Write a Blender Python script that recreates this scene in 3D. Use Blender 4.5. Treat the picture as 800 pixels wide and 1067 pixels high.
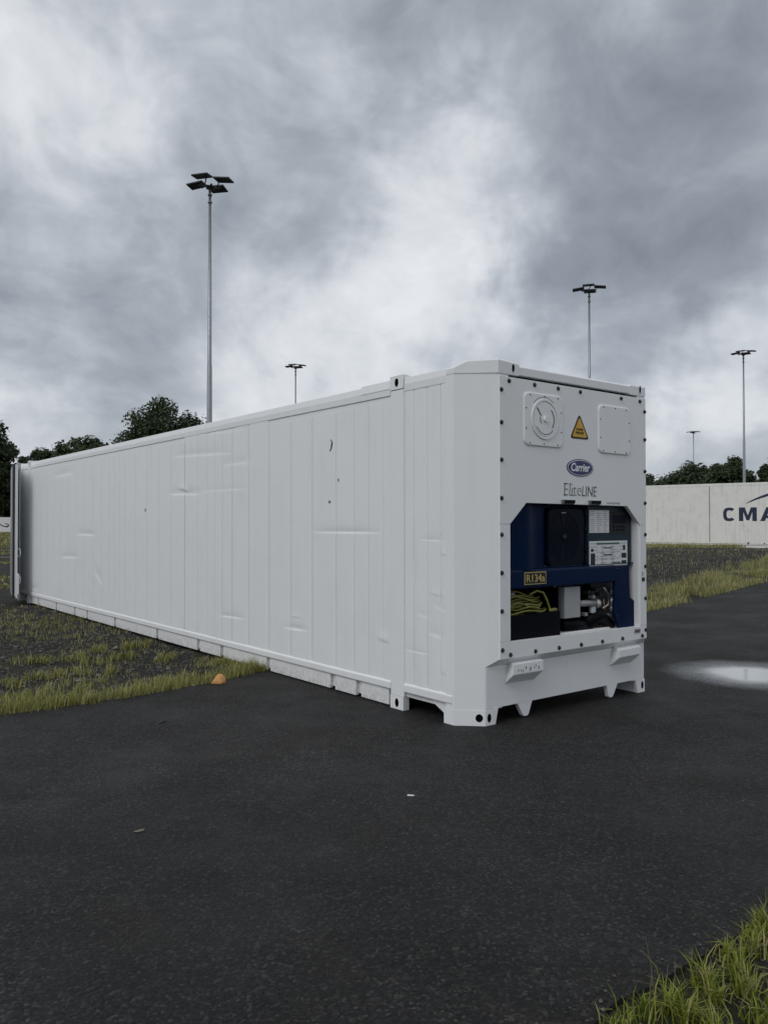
import bpy, bmesh, math, random
from math import radians as R, pi, sin, cos
from mathutils import Vector, Matrix, noise as mnoise
random.seed(7)
scene = bpy.context.scene
for o in list(bpy.data.objects): bpy.data.objects.remove(o)
col = scene.collection

# ------------------------------------------------------------------ camera
FPX, IW, IH = 836.257, 800.0, 1067.0
CAM = Vector((-4.3966, -4.4665, 1.6066)); YAW, PIT, ROL = 0.66440, 0.01471, -0.00059
_r = Vector((cos(YAW), -sin(YAW), 0)); _f = Vector((sin(YAW), cos(YAW), 0))
FW = _f * cos(PIT) + Vector((0, 0, 1)) * sin(PIT); _u = _r.cross(FW)
RT = _r * cos(ROL) + _u * sin(ROL); UP = _u * cos(ROL) - _r * sin(ROL)
cd = bpy.data.cameras.new('camera'); cam = bpy.data.objects.new('camera', cd); col.objects.link(cam)
cam.matrix_world = Matrix(((RT.x, UP.x, -FW.x, CAM.x), (RT.y, UP.y, -FW.y, CAM.y), (RT.z, UP.z, -FW.z, CAM.z), (0, 0, 0, 1)))
cd.sensor_fit = 'VERTICAL'; cd.sensor_height = 24; cd.lens = 24 * FPX / IH
cd.clip_start = 0.05; cd.clip_end = 4000
scene.camera = cam
def ray(x, y): return FW + RT * ((x - 400) / FPX) - UP * ((y - 533.5) / FPX)
def on(x, y, ax, v):
    d = ray(x, y); return CAM + d * ((v - CAM[ax]) / d[ax])
def at(x, y, depth): return CAM + ray(x, y) * depth

# ------------------------------------------------------------------ sky and sun
SUN_AZ, SUN_EL = Vector((-0.80, -0.16, 0)), R(44)
sdir = (SUN_AZ.normalized() * cos(SUN_EL) + Vector((0, 0, sin(SUN_EL)))).normalized()
world = bpy.data.worlds.new('World'); scene.world = world; world.use_nodes = True
nt = world.node_tree; nt.nodes.clear()
class NG:
    def __init__(s, t): s.t = t
    def n(s, kind, **kw):
        x = s.t.nodes.new(kind)
        for k, v in kw.items():
            if k.startswith('i_'): x.inputs[k[2:].replace('_', ' ')].default_value = v
            else: setattr(x, k, v)
        return x
    def l(s, a, b): s.t.links.new(a, b)
    def put(s, sock, v):
        if hasattr(v, 'is_output'): s.l(v, sock)
        else: sock.default_value = v
    def m(s, op, a, b=0.0, c=None, clamp=False):
        x = s.n('ShaderNodeMath', operation=op, use_clamp=clamp)
        s.put(x.inputs[0], a); s.put(x.inputs[1], b)
        if c is not None: s.put(x.inputs[2], c)
        return x.outputs[0]
    def vm(s, op, a, b=None):
        x = s.n('ShaderNodeVectorMath', operation=op); s.put(x.inputs[0], a)
        if b is not None: s.put(x.inputs[1], b)
        return x.outputs['Value'] if op == 'DOT_PRODUCT' else x.outputs[0]
    def noise(s, vec, scale, detail=4, rough=.5, dist=0.0):
        x = s.n('ShaderNodeTexNoise'); s.put(x.inputs['Vector'], vec)
        x.inputs['Scale'].default_value = scale; x.inputs['Detail'].default_value = detail
        x.inputs['Roughness'].default_value = rough; x.inputs['Distortion'].default_value = dist
        return x.outputs['Fac']
    def ramp(s, fac, stops):
        x = s.n('ShaderNodeValToRGB'); e = x.color_ramp.elements
        while len(e) < len(stops): e.new(.5)
        for el, (p, c) in zip(e, stops):
            el.position = p; el.color = (*c, 1) if len(c) == 3 else c
        s.put(x.inputs[0], fac); return x.outputs[0]
    def mix(s, fac, a, b, mode='MIX'):
        x = s.n('ShaderNodeMix', data_type='RGBA', blend_type=mode)
        s.put(x.inputs[0], fac)
        for sk, v in ((x.inputs[6], a), (x.inputs[7], b)):
            s.put(sk, (*v, 1) if isinstance(v, tuple) and len(v) == 3 else v)
        return x.outputs[2]
    def mr(s, v, a, b, c=0., d=1., smooth=False):
        x = s.n('ShaderNodeMapRange', clamp=True)
        if smooth: x.interpolation_type = 'SMOOTHSTEP'
        s.put(x.inputs[0], v)
        for i, q in enumerate((a, b, c, d)): s.put(x.inputs[i + 1], q)
        return x.outputs[0]
g = NG(nt)
sky = g.n('ShaderNodeTexSky', sky_type='NISHITA', sun_disc=False, sun_elevation=SUN_EL,
          sun_rotation=math.atan2(sdir.x, sdir.y), air_density=1.0, dust_density=2.0)
tc = g.n('ShaderNodeTexCoord'); D = tc.outputs['Generated']
sx = g.n('ShaderNodeSeparateXYZ'); g.l(D, sx.inputs[0])
den = g.m('ADD', g.m('MAXIMUM', sx.outputs[2], 0.0), 0.42)
cv = g.n('ShaderNodeCombineXYZ')
g.l(g.m('DIVIDE', sx.outputs[0], den), cv.inputs[0]); g.l(g.m('DIVIDE', sx.outputs[1], den), cv.inputs[1])
P = cv.outputs[0]
n1 = g.noise(P, 1.6, 6, .54, .45)
DD = g.vm('MULTIPLY', D, (1., 1., 1.35))
n2 = g.noise(g.vm('MULTIPLY', g.vm('ADD', D, (3.1, 7.7, 0.)), (1, 1, 1.25)), 4.4, 6, .56, .45)
n3 = g.noise(g.vm('ADD', DD, (1.3, 4.1, 2.2)), 10.5, 4, .58, .6)
c = g.m('ADD', g.m('SUBTRACT', g.m('MULTIPLY', n3, .30), .285), g.m('ADD', g.m('MULTIPLY', n1, .70), g.m('MULTIPLY', n2, .62)))
wn = g.n('ShaderNodeTexNoise'); g.l(D, wn.inputs['Vector']); wn.inputs['Scale'].default_value = 5.5; wn.inputs['Detail'].default_value = 4; wn.inputs['Roughness'].default_value = .6
DW = g.vm('NORMALIZE', g.vm('ADD', D, g.vm('MULTIPLY', g.vm('SUBTRACT', wn.outputs['Color'], (.5, .5, .5)), (.34, .34, .34))))
# cloud masses and thin places of this sky: (pixel x, pixel y, half-width in degrees, amount)
for (lx, ly, deg, amt) in [(465, 250, 7, .19), (470, 190, 4, .06), (420, 150, 4.5, .07), (400, 45, 5, -.04), (150, 130, 5, .04), (500, 330, 4, .09), (30, 150, 6, .11), (260, 250, 4, .05), (60, 60, 5, .04), (390, 290, 4, .06),
                           (745, 450, 5, .14), (640, 120, 4, .05), (700, 310, 7, -.20), (570, 310, 3, -.10), (620, 20, 10, -.15), (780, 100, 6, -.08), (330, 235, 3.0, -.05),
                           (90, 310, 8, -.10), (230, 60, 5, -.04), (200, 400, 5, -.03), (60, 440, 5, .02), (770, 180, 5, -.03)]:
    dv = ray(lx, ly).normalized()
    k = math.log(2) / (1 - cos(R(deg)))
    dp = g.m('MAXIMUM', g.vm('DOT_PRODUCT', DW, tuple(dv)), 0.0)
    c = g.m('ADD', c, g.m('MULTIPLY', g.m('POWER', dp, k), amt))
cloud = g.ramp(c, [(.14, (.20, .23, .27)), (.32, (.30, .335, .38)), (.42, (.385, .425, .475)), (.52, (.515, .55, .60)), (.62, (.68, .71, .75)), (.80, (.87, .89, .925))])
skyc = g.mix(.95, g.vm('MULTIPLY', sky.outputs[0], (.1, .1, .1)), cloud)
bg = g.n('ShaderNodeBackground'); g.l(skyc, bg.inputs[0]); bg.inputs[1].default_value = 1.0
wo = g.n('ShaderNodeOutputWorld'); g.l(bg.outputs[0], wo.inputs[0])
sl = bpy.data.lights.new('sun', 'SUN'); sl.energy = 1.0; sl.angle = R(35); sl.color = (1.0, .985, .97)
sun = bpy.data.objects.new('sun', sl); col.objects.link(sun); sun.location = (-20, 0, 40)
sun.rotation_euler = (-sdir).to_track_quat('-Z', 'Y').to_euler()
vs = scene.view_settings; vs.view_transform = 'Standard'; vs.look = 'None'; vs.exposure = 0; vs.gamma = 1; vs.use_curve_mapping = False

# ------------------------------------------------------------------ materials
MATS = {}
def newmat(name):
    m = bpy.data.materials.new(name); m.use_nodes = True
    g = NG(m.node_tree); b = m.node_tree.nodes['Principled BSDF']; MATS[name] = m
    return m, g, b
def bump(g, b, h, dist, strength=1.0):
    x = g.n('ShaderNodeBump'); x.inputs['Strength'].default_value = strength; x.inputs['Distance'].default_value = dist
    g.l(h, x.inputs['Height']); g.l(x.outputs[0], b.inputs['Normal'])
def simple(name, c, rough=.5, metal=0., var=.12, scale=6., bmp=0.0, coat=0., spec=.5):
    m, g, b = newmat(name)
    t = g.n('ShaderNodeTexCoord').outputs['Object']
    n = g.noise(t, scale, 5, .6)
    g.l(g.mix(n, tuple(x * (1 - var) for x in c), tuple(min(1, x * (1 + var)) for x in c)), b.inputs['Base Color'])
    g.l(g.mr(g.noise(t, scale * 2.3, 4, .6), .3, .7, rough * .8, min(1, rough * 1.2)), b.inputs['Roughness'])
    b.inputs['Metallic'].default_value = metal; b.inputs['Specular IOR Level'].default_value = spec; b.inputs['Coat Weight'].default_value = coat
    if bmp: bump(g, b, g.noise(t, scale * 20, 3, .6), bmp, .5)
    return m
def paint(name, c, streak=.10, rough=.42, dirtcol=(.42, .40, .36), wav=.0015, low=None):
    m, g, b = newmat(name)
    t = g.n('ShaderNodeTexCoord').outputs['Object']
    mp = g.n('ShaderNodeMapping'); g.l(t, mp.inputs[0]); mp.inputs['Scale'].default_value = (9, 9, .8)
    st = g.mr(g.noise(mp.outputs[0], 1.0, 6, .65), .52, .80, 0, streak)
    bl = g.mr(g.noise(t, 2.2, 6, .65), .5, .8, 0, streak * .8)
    sp = g.mr(g.noise(t, 26, 4, .7), .70, .76, 0, streak * 1.6)
    d = g.m('MAXIMUM', g.m('ADD', st, bl), sp)
    cc = g.mix(d, c, dirtcol)
    if low:    # splashed dirt low on the skirt: a stain with a shape of its own
        s2 = g.n('ShaderNodeSeparateXYZ'); g.l(t, s2.inputs[0])
        k = g.m('MULTIPLY', g.mr(s2.outputs[2], .02, low, 1, 0), g.mr(g.noise(t, 30, 6, .75), .42, .66))
        cc = g.mix(g.m('MULTIPLY', k, .62), cc, (.24, .23, .21))
    g.l(cc, b.inputs['Base Color'])
    g.l(g.mr(g.noise(t, 5, 5, .6), .3, .7, rough - .06, rough + .12), b.inputs['Roughness'])
    h = g.m('ADD', g.m('MULTIPLY', g.noise(t, 1.6, 3, .5), 1.0), g.m('MULTIPLY', g.noise(t, 60, 2, .5), .06))
    bump(g, b, h, wav * 8, .45)
    return m
WHITE = paint('white_container_paint', (.80, .81, .815))
SKIRT = paint('white_paint_splashed', (.78, .785, .78), .16, low=.17)
UNITW = paint('unit_white_paint', (.80, .81, .805), .07, .38, wav=.0006)
CREAM = paint('weathered_cream_paint', (.80, .79, .745), .42, .5, (.33, .30, .25))
FARW = paint('distant_white_paint', (.70, .70, .68), .2)
NAVY = simple('navy_enamel', (.0008, .0115, .046), .40, 0, .25, 5, spec=.10)
NAVYD = simple('dark_navy_plastic', (.0012, .0042, .0125), .42, 0, .3, 8, spec=.10)
CTRL = simple('control_box_slate', (.011, .026, .045), .42, 0, .2, 8, spec=.25)
SWG = simple('grey_enamel', (.36, .37, .38), .45)
CTRLG = simple('grey_plastic', (.16, .165, .165), .5)
BLACK = simple('black_steel', (.0014, .0018, .004), .5, 0, .3, 9, spec=.10)
VOID = simple('dark_interior_and_shade', (.005, .005, .006), .8, spec=.15)  # near-black, also paints in the shade of holes and grooves
GASKET = simple('black_rubber', (.014, .014, .015), .7)
BOLT = simple('dark_bolt_steel', (.045, .048, .05), .4, .6, .3, 40)
GALV = simple('galvanised_steel', (.30, .32, .33), .45, .7, .15, 3)
LAMPB = simple('dark_lamp_housing', (.022, .024, .027), .55)
LAMPG = simple('lamp_glass', (.03, .032, .035), .35)
GREYM = simple('grey_metal', (.33, .335, .34), .4, .3, .15, 12)
ALU = simple('bright_fitting', (.50, .50, .49), .35, .6, .2, 14)
COPPER = simple('copper_pipe', (.26, .13, .075), .35, .8, .3, 20)
CABLE = simple('yellow_green_cable', (.17, .17, .03), .5, 0, .35, 15)
CABLED = simple('black_cable', (.012, .012, .012), .5)
YEL = simple('sign_yellow', (.62, .36, .03), .45, 0, .08)
PLY = simple('plate_yellow', (.50, .40, .13), .5, 0, .15)
INK = simple('black_print', (.012, .012, .013), .6)
GINK = simple('grey_print', (.09, .095, .10), .6)
NAVINK = simple('navy_print', (.014, .022, .058), .5, 0, .35, 14)
LOGOB = simple('logo_blue', (.010, .020, .115), .35, 0, .06)
LOGOW = simple('logo_white', (.72, .73, .74), .4, 0, .05)
GREEN = simple('label_green', (.03, .13, .08), .5)
ORST = simple('orange_stone', (.62, .33, .12), .85, 0, .35, 30, .004)
PAPER = simple('pale_scrap', (.62, .62, .60), .7)
WOODBARK = simple('bark', (.05, .04, .03), .9, 0, .4, 4, .02)

def island_mat(name, stops, rough=.6, transl=.3):
    m, g, b = newmat(name)
    geo = g.n('ShaderNodeNewGeometry'); t = g.n('ShaderNodeTexCoord').outputs['Object']
    f = g.m('ADD', g.m('MULTIPLY', geo.outputs['Random Per Island'], .72), g.m('MULTIPLY', g.noise(t, .9, 3, .5), .45))
    cc = g.ramp(f, stops); g.l(cc, b.inputs['Base Color']); b.inputs['Roughness'].default_value = rough
    b.inputs['Specular IOR Level'].default_value = .25
    tr = g.n('ShaderNodeBsdfTranslucent'); g.l(cc, tr.inputs[0])
    mx = g.n('ShaderNodeMixShader'); mx.inputs[0].default_value = transl
    g.l(b.outputs[0], mx.inputs[1]); g.l(tr.outputs[0], mx.inputs[2])
    g.l(mx.outputs[0], m.node_tree.nodes['Material Output'].inputs[0])
    return m
GRASS = island_mat('grass_blades', [(.12, (.08, .095, .025)), (.36, (.19, .21, .045)), (.60, (.30, .30, .085)), (.80, (.42, .39, .17)), (1.0, (.55, .49, .30))])
GRASSN = island_mat('near_grass_blades', [(.12, (.06, .075, .014)), (.42, (.16, .20, .025)), (.72, (.27, .30, .045)), (.90, (.34, .31, .11)), (1.0, (.42, .37, .22))])
GRASSB = island_mat('bank_grass_blades', [(.12, (.09, .105, .03)), (.35, (.20, .215, .06)), (.60, (.34, .33, .13)), (.82, (.46, .42, .22)), (1.0, (.58, .52, .34))])
STALK = simple('dry_stalk', (.16, .145, .11), .8)
LEAF = island_mat('leaves', [(.1, (.018, .028, .014)), (.5, (.038, .056, .025)), (.9, (.066, .090, .038)), (1.0, (.08, .10, .045))], .65, .2)
STONE = island_mat('cinder_stones', [(.1, (.020, .019, .019)), (.55, (.05, .047, .045)), (.85, (.10, .095, .088)), (1., (.22, .21, .195))], .85, 0.)

def ground_mat():
    m, g, b = newmat('cinder_ground')
    t = g.n('ShaderNodeTexCoord').outputs['Object']
    base = g.ramp(g.noise(t, 14, 8, .75), [(.30, (.014, .013, .013)), (.5, (.030, .028, .027)), (.70, (.062, .058, .053))])
    pale = g.mr(g.noise(t, 3.0, 6, .7), .56, .72, 0, .55)
    base = g.mix(pale, base, (.075, .068, .060))
    moss = g.mr(g.noise(g.vm('ADD', t, (5.3, 1.7, 0.)), .42, 7, .68), .52, .63, 0, .8)
    fine = g.mr(g.noise(t, 9, 5, .7), .38, .58)
    gcol = g.ramp(g.noise(t, 21, 4, .7), [(.3, (.030, .040, .012)), (.6, (.080, .085, .022)), (.8, (.14, .13, .05))])
    g.l(g.mix(g.m('MULTIPLY', moss, fine), base, gcol), b.inputs['Base Color'])
    b.inputs['Roughness'].default_value = .92; b.inputs['Specular IOR Level'].default_value = .2
    bump(g, b, g.m('ADD', g.noise(t, 16, 7, .75), g.m('MULTIPLY', g.noise(t, 70, 3, .6), .4)), .045, .9)
    return m
GROUND = ground_mat()
def asphalt_mat():
    m, g, b = newmat('dark_asphalt')
    t = g.n('ShaderNodeTexCoord').outputs['Object']
    vo = g.n('ShaderNodeTexVoronoi'); g.l(t, vo.inputs['Vector']); vo.inputs['Scale'].default_value = 80
    vb = g.n('ShaderNodeSeparateColor'); g.l(vo.outputs['Color'], vb.inputs[0])
    agg = g.ramp(vb.outputs[0], [(.0, (.0042, .0040, .0038)), (.55, (.0138, .0132, .0126)), (.88, (.029, .0275, .026)), (1.0, (.062, .059, .055))])
    big = g.mr(g.noise(t, .55, 6, .6, .4), .35, .68, .60, 1.12)
    mid = g.mr(g.noise(t, 5.5, 6, .7), .3, .7, .82, 1.2)
    cm = g.n('ShaderNodeCombineXYZ'); k = g.m('MULTIPLY', big, mid)
    for i in range(3): g.l(k, cm.inputs[i])
    cc = g.vm('MULTIPLY', agg, cm.outputs[0])
    brown = g.mr(g.noise(g.vm('ADD', t, (9., 2., 0.)), .9, 5, .65), .56, .72, 0, .5)
    cc = g.mix(brown, cc, (.021, .0175, .0135))
    pale = g.mr(g.noise(t, 160, 2, .5), .74, .79, 0, .5)
    cc = g.mix(pale, cc, (.12, .12, .115))
    pit = g.mr(g.noise(g.vm('ADD', t, (2., 8., 0.)), 34, 4, .6), .60, .70, 0, .75)
    cc = g.mix(pit, cc, (.005, .005, .0055))
    g.l(cc, b.inputs['Base Color'])
    g.l(g.mr(g.noise(t, 1.1, 5, .6), .35, .65, .62, .86), b.inputs['Roughness'])
    b.inputs['Specular IOR Level'].default_value = .32
    h = g.m('ADD', g.m('MULTIPLY', g.m('SUBTRACT', 1.0, vo.outputs['Distance']), .6), g.m('MULTIPLY', g.noise(t, 210, 3, .7), .6))
    h = g.m('ADD', h, g.m('MULTIPLY', g.noise(t, 9, 4, .6), .9))
    bump(g, b, h, .009, .95)
    return m
ASPH = asphalt_mat()

# ------------------------------------------------------------------ mesh helpers
def tag(o, label=None, cat=None, group=None, kind=None):
    for k, v in (('label', label), ('category', cat), ('group', group), ('kind', kind)):
        if v: o[k] = v
    return o
def empty(name, loc=(0, 0, 0), rz=0.):
    o = bpy.data.objects.new(name, None); col.objects.link(o); o.location = loc; o.rotation_euler = (0, 0, rz)
    o.empty_display_size = .2
    return o
def link(name, me, mat, parent=None, smooth=False):
    if mat is not None and not me.materials: me.materials.append(mat)
    if smooth:
        for p in me.polygons: p.use_smooth = True
    o = bpy.data.objects.new(name, me); col.objects.link(o)
    if parent: o.parent = parent
    return o
def pydata(name, v, f, mat, parent=None, smooth=False, fixn=True):
    me = bpy.data.meshes.new(name); me.from_pydata([tuple(q) for q in v], [], f)
    if fixn:
        bm = bmesh.new(); bm.from_mesh(me); bmesh.ops.recalc_face_normals(bm, faces=bm.faces); bm.to_mesh(me); bm.free()
    me.update()
    return link(name, me, mat, parent, smooth)
def bmo(name, bm, mat, parent=None, smooth=False):
    bmesh.ops.recalc_face_normals(bm, faces=bm.faces)
    me = bpy.data.meshes.new(name); bm.to_mesh(me); bm.free()
    return link(name, me, mat, parent, smooth)
def bm_box(bm, x0, x1, y0, y1, z0, z1, bev=0.):
    r = bmesh.ops.create_cube(bm, size=1)
    for v in r['verts']:
        v.co = Vector((x0 + (v.co.x + .5) * (x1 - x0), y0 + (v.co.y + .5) * (y1 - y0), z0 + (v.co.z + .5) * (z1 - z0)))
    if bev:
        ed = list({e for v in r['verts'] for e in v.link_edges})
        bmesh.ops.bevel(bm, geom=ed, offset=bev, segments=2, affect='EDGES', profile=.5)
def box(name, x0, x1, y0, y1, z0, z1, mat, parent=None, bev=0.004):
    bm = bmesh.new(); bm_box(bm, x0, x1, y0, y1, z0, z1, bev); return bmo(name, bm, mat, parent)
def bm_loft(bm, rings):
    vs = [[bm.verts.new(p) for p in r] for r in rings]
    n = len(vs[0])
    for a, b in zip(vs, vs[1:]):
        for i in range(n): bm.faces.new((a[i], a[(i + 1) % n], b[(i + 1) % n], b[i]))
    bm.faces.new(vs[0][::-1]); bm.faces.new(vs[-1])
    return vs
def loft(name, rings, mat, parent=None, bev=0.):
    bm = bmesh.new(); bm_loft(bm, rings)
    if bev:
        bmesh.ops.recalc_face_normals(bm, faces=bm.faces)
        ed = [e for e in bm.edges if len(e.link_faces) == 2 and e.calc_face_angle(0) > .3]
        bmesh.ops.bevel(bm, geom=ed, offset=bev, segments=2, affect='EDGES', profile=.5)
    return bmo(name, bm, mat, parent)
def prism_z(name, poly, z0, z1, mat, parent=None, bev=0.):
    return loft(name, [[(x, y, z0) for x, y in poly], [(x, y, z1) for x, y in poly]], mat, parent, bev)
def prism_y(name, poly, y0, y1, mat, parent=None, bev=0.):
    return loft(name, [[(x, y0, z) for x, z in poly], [(x, y1, z) for x, z in poly]], mat, parent, bev)
def bm_tube(bm, pts, rad, n=8):
    pts = [Vector(p) for p in pts]; rings = []
    if not isinstance(rad, (list, tuple)): rad = [rad] * len(pts)
    ref = Vector((.31, .23, .92)).normalized()
    for i, p in enumerate(pts):
        d = (pts[min(i + 1, len(pts) - 1)] - pts[max(i - 1, 0)]).normalized()
        a = d.cross(ref)
        if a.length < .05: a = d.cross(Vector((1, 0, 0)))
        a.normalize(); b = d.cross(a)
        rings.append([p + (a * cos(2 * pi * k / n) + b * sin(2 * pi * k / n)) * rad[i] for k in range(n)])
    bm_loft(bm, rings)
def tube(name, pts, rad, mat, parent=None, n=8):
    bm = bmesh.new(); bm_tube(bm, pts, rad, n); return bmo(name, bm, mat, parent, True)
def rrect(x0, x1, z0, z1, r, n=5):
    out = []
    for cx, cz, a0 in ((x1 - r, z1 - r, 0), (x0 + r, z1 - r, pi / 2), (x0 + r, z0 + r, pi), (x1 - r, z0 + r, 1.5 * pi)):
        out += [(cx + r * cos(a0 + pi / 2 * k / n), cz + r * sin(a0 + pi / 2 * k / n)) for k in range(n + 1)]
    return out
def holed(bm, o, u, v, w, h, cx, cz, rx, rz, depth, n=24):
    """a w x h face at o spanned by u, v with an oval hole sunk to depth; inward = v x u"""
    o, u, v = Vector(o), Vector(u).normalized(), Vector(v).normalized(); inn = v.cross(u)
    per = []; peri = 2 * (w + h)
    A0 = math.atan2(-cz, -cx)
    def outp(a):
        dx, dz = cos(a), sin(a); t = 1e9
        if dx > 1e-9: t = min(t, (w - cx) / dx)
        if dx < -1e-9: t = min(t, -cx / dx)
        if dz > 1e-9: t = min(t, (h - cz) / dz)
        if dz < -1e-9: t = min(t, -cz / dz)
        return cx + dx * t, cz + dz * t
    angs = sorted(set([2 * pi * k / n - pi for k in range(n)] + [math.atan2(z - cz, x - cx) for x in (0, w) for z in (0, h)]))
    n = len(angs)
    mk = lambda x, z, d: bm.verts.new(o + u * x + v * z + inn * d)
    ou = [mk(*outp(a), 0) for a in angs]
    i1 = [mk(cx + rx * cos(a), cz + rz * sin(a), 0) for a in angs]
    i2 = [mk(cx + rx * cos(a), cz + rz * sin(a), depth) for a in angs]
    for k in range(n):
        q = (k + 1) % n
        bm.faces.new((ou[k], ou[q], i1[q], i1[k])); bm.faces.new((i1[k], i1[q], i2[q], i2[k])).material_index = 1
    bk = bm.faces.new(i2); bk.material_index = 1  # near-black slot paints shade onto the hole's inner faces
def text_mesh(txt, offset=0., shear=0., extrude=.0):
    cu = bpy.data.curves.new('lettering', 'FONT'); cu.body = txt; cu.size = 1; cu.offset = offset; cu.shear = shear; cu.extrude = extrude; cu.resolution_u = 4
    o = bpy.data.objects.new('lettering', cu); col.objects.link(o)
    bpy.context.view_layer.update()
    dg = bpy.context.evaluated_depsgraph_get()
    me = bpy.data.meshes.new_from_object(o.evaluated_get(dg))
    bpy.data.objects.remove(o); return me
def lettering(name, txt, x0, x1, z0, z1, y, mat, parent, offset=0., shear=0., thick=.002, rim=None):
    """flat printed text fitted into x0..x1, z0..z1, facing -y"""
    me = text_mesh(txt, offset, shear, .5)
    vs = [v.co.copy() for v in me.vertices]
    ax, bx_ = min(v.x for v in vs), max(v.x for v in vs); ay, by = min(v.y for v in vs), max(v.y for v in vs)
    for v in me.vertices:
        c = v.co
        v.co = (x0 + (c.x - ax) / (bx_ - ax) * (x1 - x0), y - (c.z) * thick, z0 + (c.y - ay) / (by - ay) * (z1 - z0))
    me.materials.clear(); me.update()
    return link(name, me, mat, parent)
def copy_tree(o, parent=None):
    c = o.copy(); col.objects.link(c); c.parent = parent
    for ch in list(o.children): copy_tree(ch, c)
    return c

# ------------------------------------------------------------------ ground, road
def sstep(a, b, x):
    t = max(0., min(1., (x - a) / (b - a))); return t * t * (3 - 2 * t)
def terr(x, y): return .56 * sstep(5.0, 26.0, x - .15 * max(0, y - 6)) if x > 5 else 0.0
def ground_hit(px, py):
    d = ray(px, py); t = (0 - CAM.z) / d.z
    for _ in range(60):
        p = CAM + d * t; t += .5 * ((terr(p.x, p.y) - p.z) / d.z)
    return CAM + d * t
def build_ground():
    xs = [-900, -400, -150, -60, -30] + [-20 + i for i in range(81)] + [75, 100, 150, 300, 600, 1200]
    ys = [-600, -200, -60, -25] + [-15 + i for i in range(71)] + [70, 100, 150, 250, 500, 1500]
    v = []; f = []
    for y in ys:
        for x in xs:
            v.append((x, y, terr(x, y) - .012 + .02 * (mnoise.noise(Vector((x * .6, y * .6, 3))) if abs(x) < 60 and abs(y) < 60 else 0) - .01))
    n = len(xs)
    for j in range(len(ys) - 1):
        for i in range(n - 1): f.append((j * n + i, j * n + i + 1, (j + 1) * n + i + 1, (j + 1) * n + i))
    return tag(pydata('ground', v, f, GROUND, fixn=False), kind='structure')
build_ground()
EDGE = [(-60, 2.2), (-12, 2.55)] + [(ground_hit(a, b).x, ground_hit(a, b).y) for a, b in ((0, 745), (75, 735), (150, 724), (225, 710), (283, 697), (675, 637), (740, 621), (800, 605))]
ex, ey = EDGE[-1]; EDGE += [(ex + 10, ey + 2.0), (ex + 40, ey + 8)]
def edge_y(x):
    for (a, b), (c, d) in zip(EDGE, EDGE[1:]):
        if a <= x <= c: return b + (d - b) * (x - a) / (c - a)
    return EDGE[-1][1] if x > 0 else EDGE[0][1]
def near_y(x): return -2.82 + .012 * (x + 1.5) - (.0 if x < 4 else .02 * (x - 4))
def build_road():
    v = []; f = []; xs = []
    x = -60.0
    while x < 50: xs.append(x); x += .08 if -6 < x < 16 else .6
    NJ = 14
    for x in xs:
        a = near_y(x) + .065 * mnoise.noise(Vector((x * 3.1, 0, 1))) + .02 * mnoise.noise(Vector((x * 11, 0, 5)))
        b = edge_y(x) + .035 * mnoise.noise(Vector((x * 2.7, 4, 2))) + .02 * mnoise.noise(Vector((x * 9, 7, 2)))
        for j in range(NJ + 1):
            y = a + (b - a) * j / NJ
            v.append((x, y, terr(x, y) + .0))
        v.append((x, a - .01, terr(x, a) - .06)); v.append((x, b + .01, terr(x, b) - .06))
    n = NJ + 3
    for i in range(len(xs) - 1):
        for j in range(NJ): f.append((i * n + j, (i + 1) * n + j, (i + 1) * n + j + 1, i * n + j + 1))
        f.append((i * n + NJ + 1, (i + 1) * n + NJ + 1, (i + 1) * n, i * n)); f.append((i * n + NJ, (i + 1) * n + NJ, (i + 1) * n + NJ + 2, i * n + NJ + 2))
    return tag(pydata('road', v, f, ASPH), kind='structure')
build_road()
def strip(px0, px1, depth, wd):
    a, b = at(px0, 560, depth), at(px1, 560, depth * 1.06); n = Vector((RT.y, -RT.x, 0)) * wd
    v = [(a.x, a.y, .004), (b.x, b.y, .004), (b.x - n.x, b.y - n.y, .004), (a.x - n.x, a.y - n.y, .004)]
    v += [(x, y, -.05) for x, y, z in v]
    return tag(pydata('concrete_strip', v, [(0, 1, 2, 3), (0, 1, 5, 4), (1, 2, 6, 5), (2, 3, 7, 6), (3, 0, 4, 7)], CONC), kind='structure')
CONC = simple('worn_concrete', (.17, .165, .155), .9, 0, .3, 2)
strip(-260, 60, 37, .42); strip(-260, 60, 62, .7)

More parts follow.
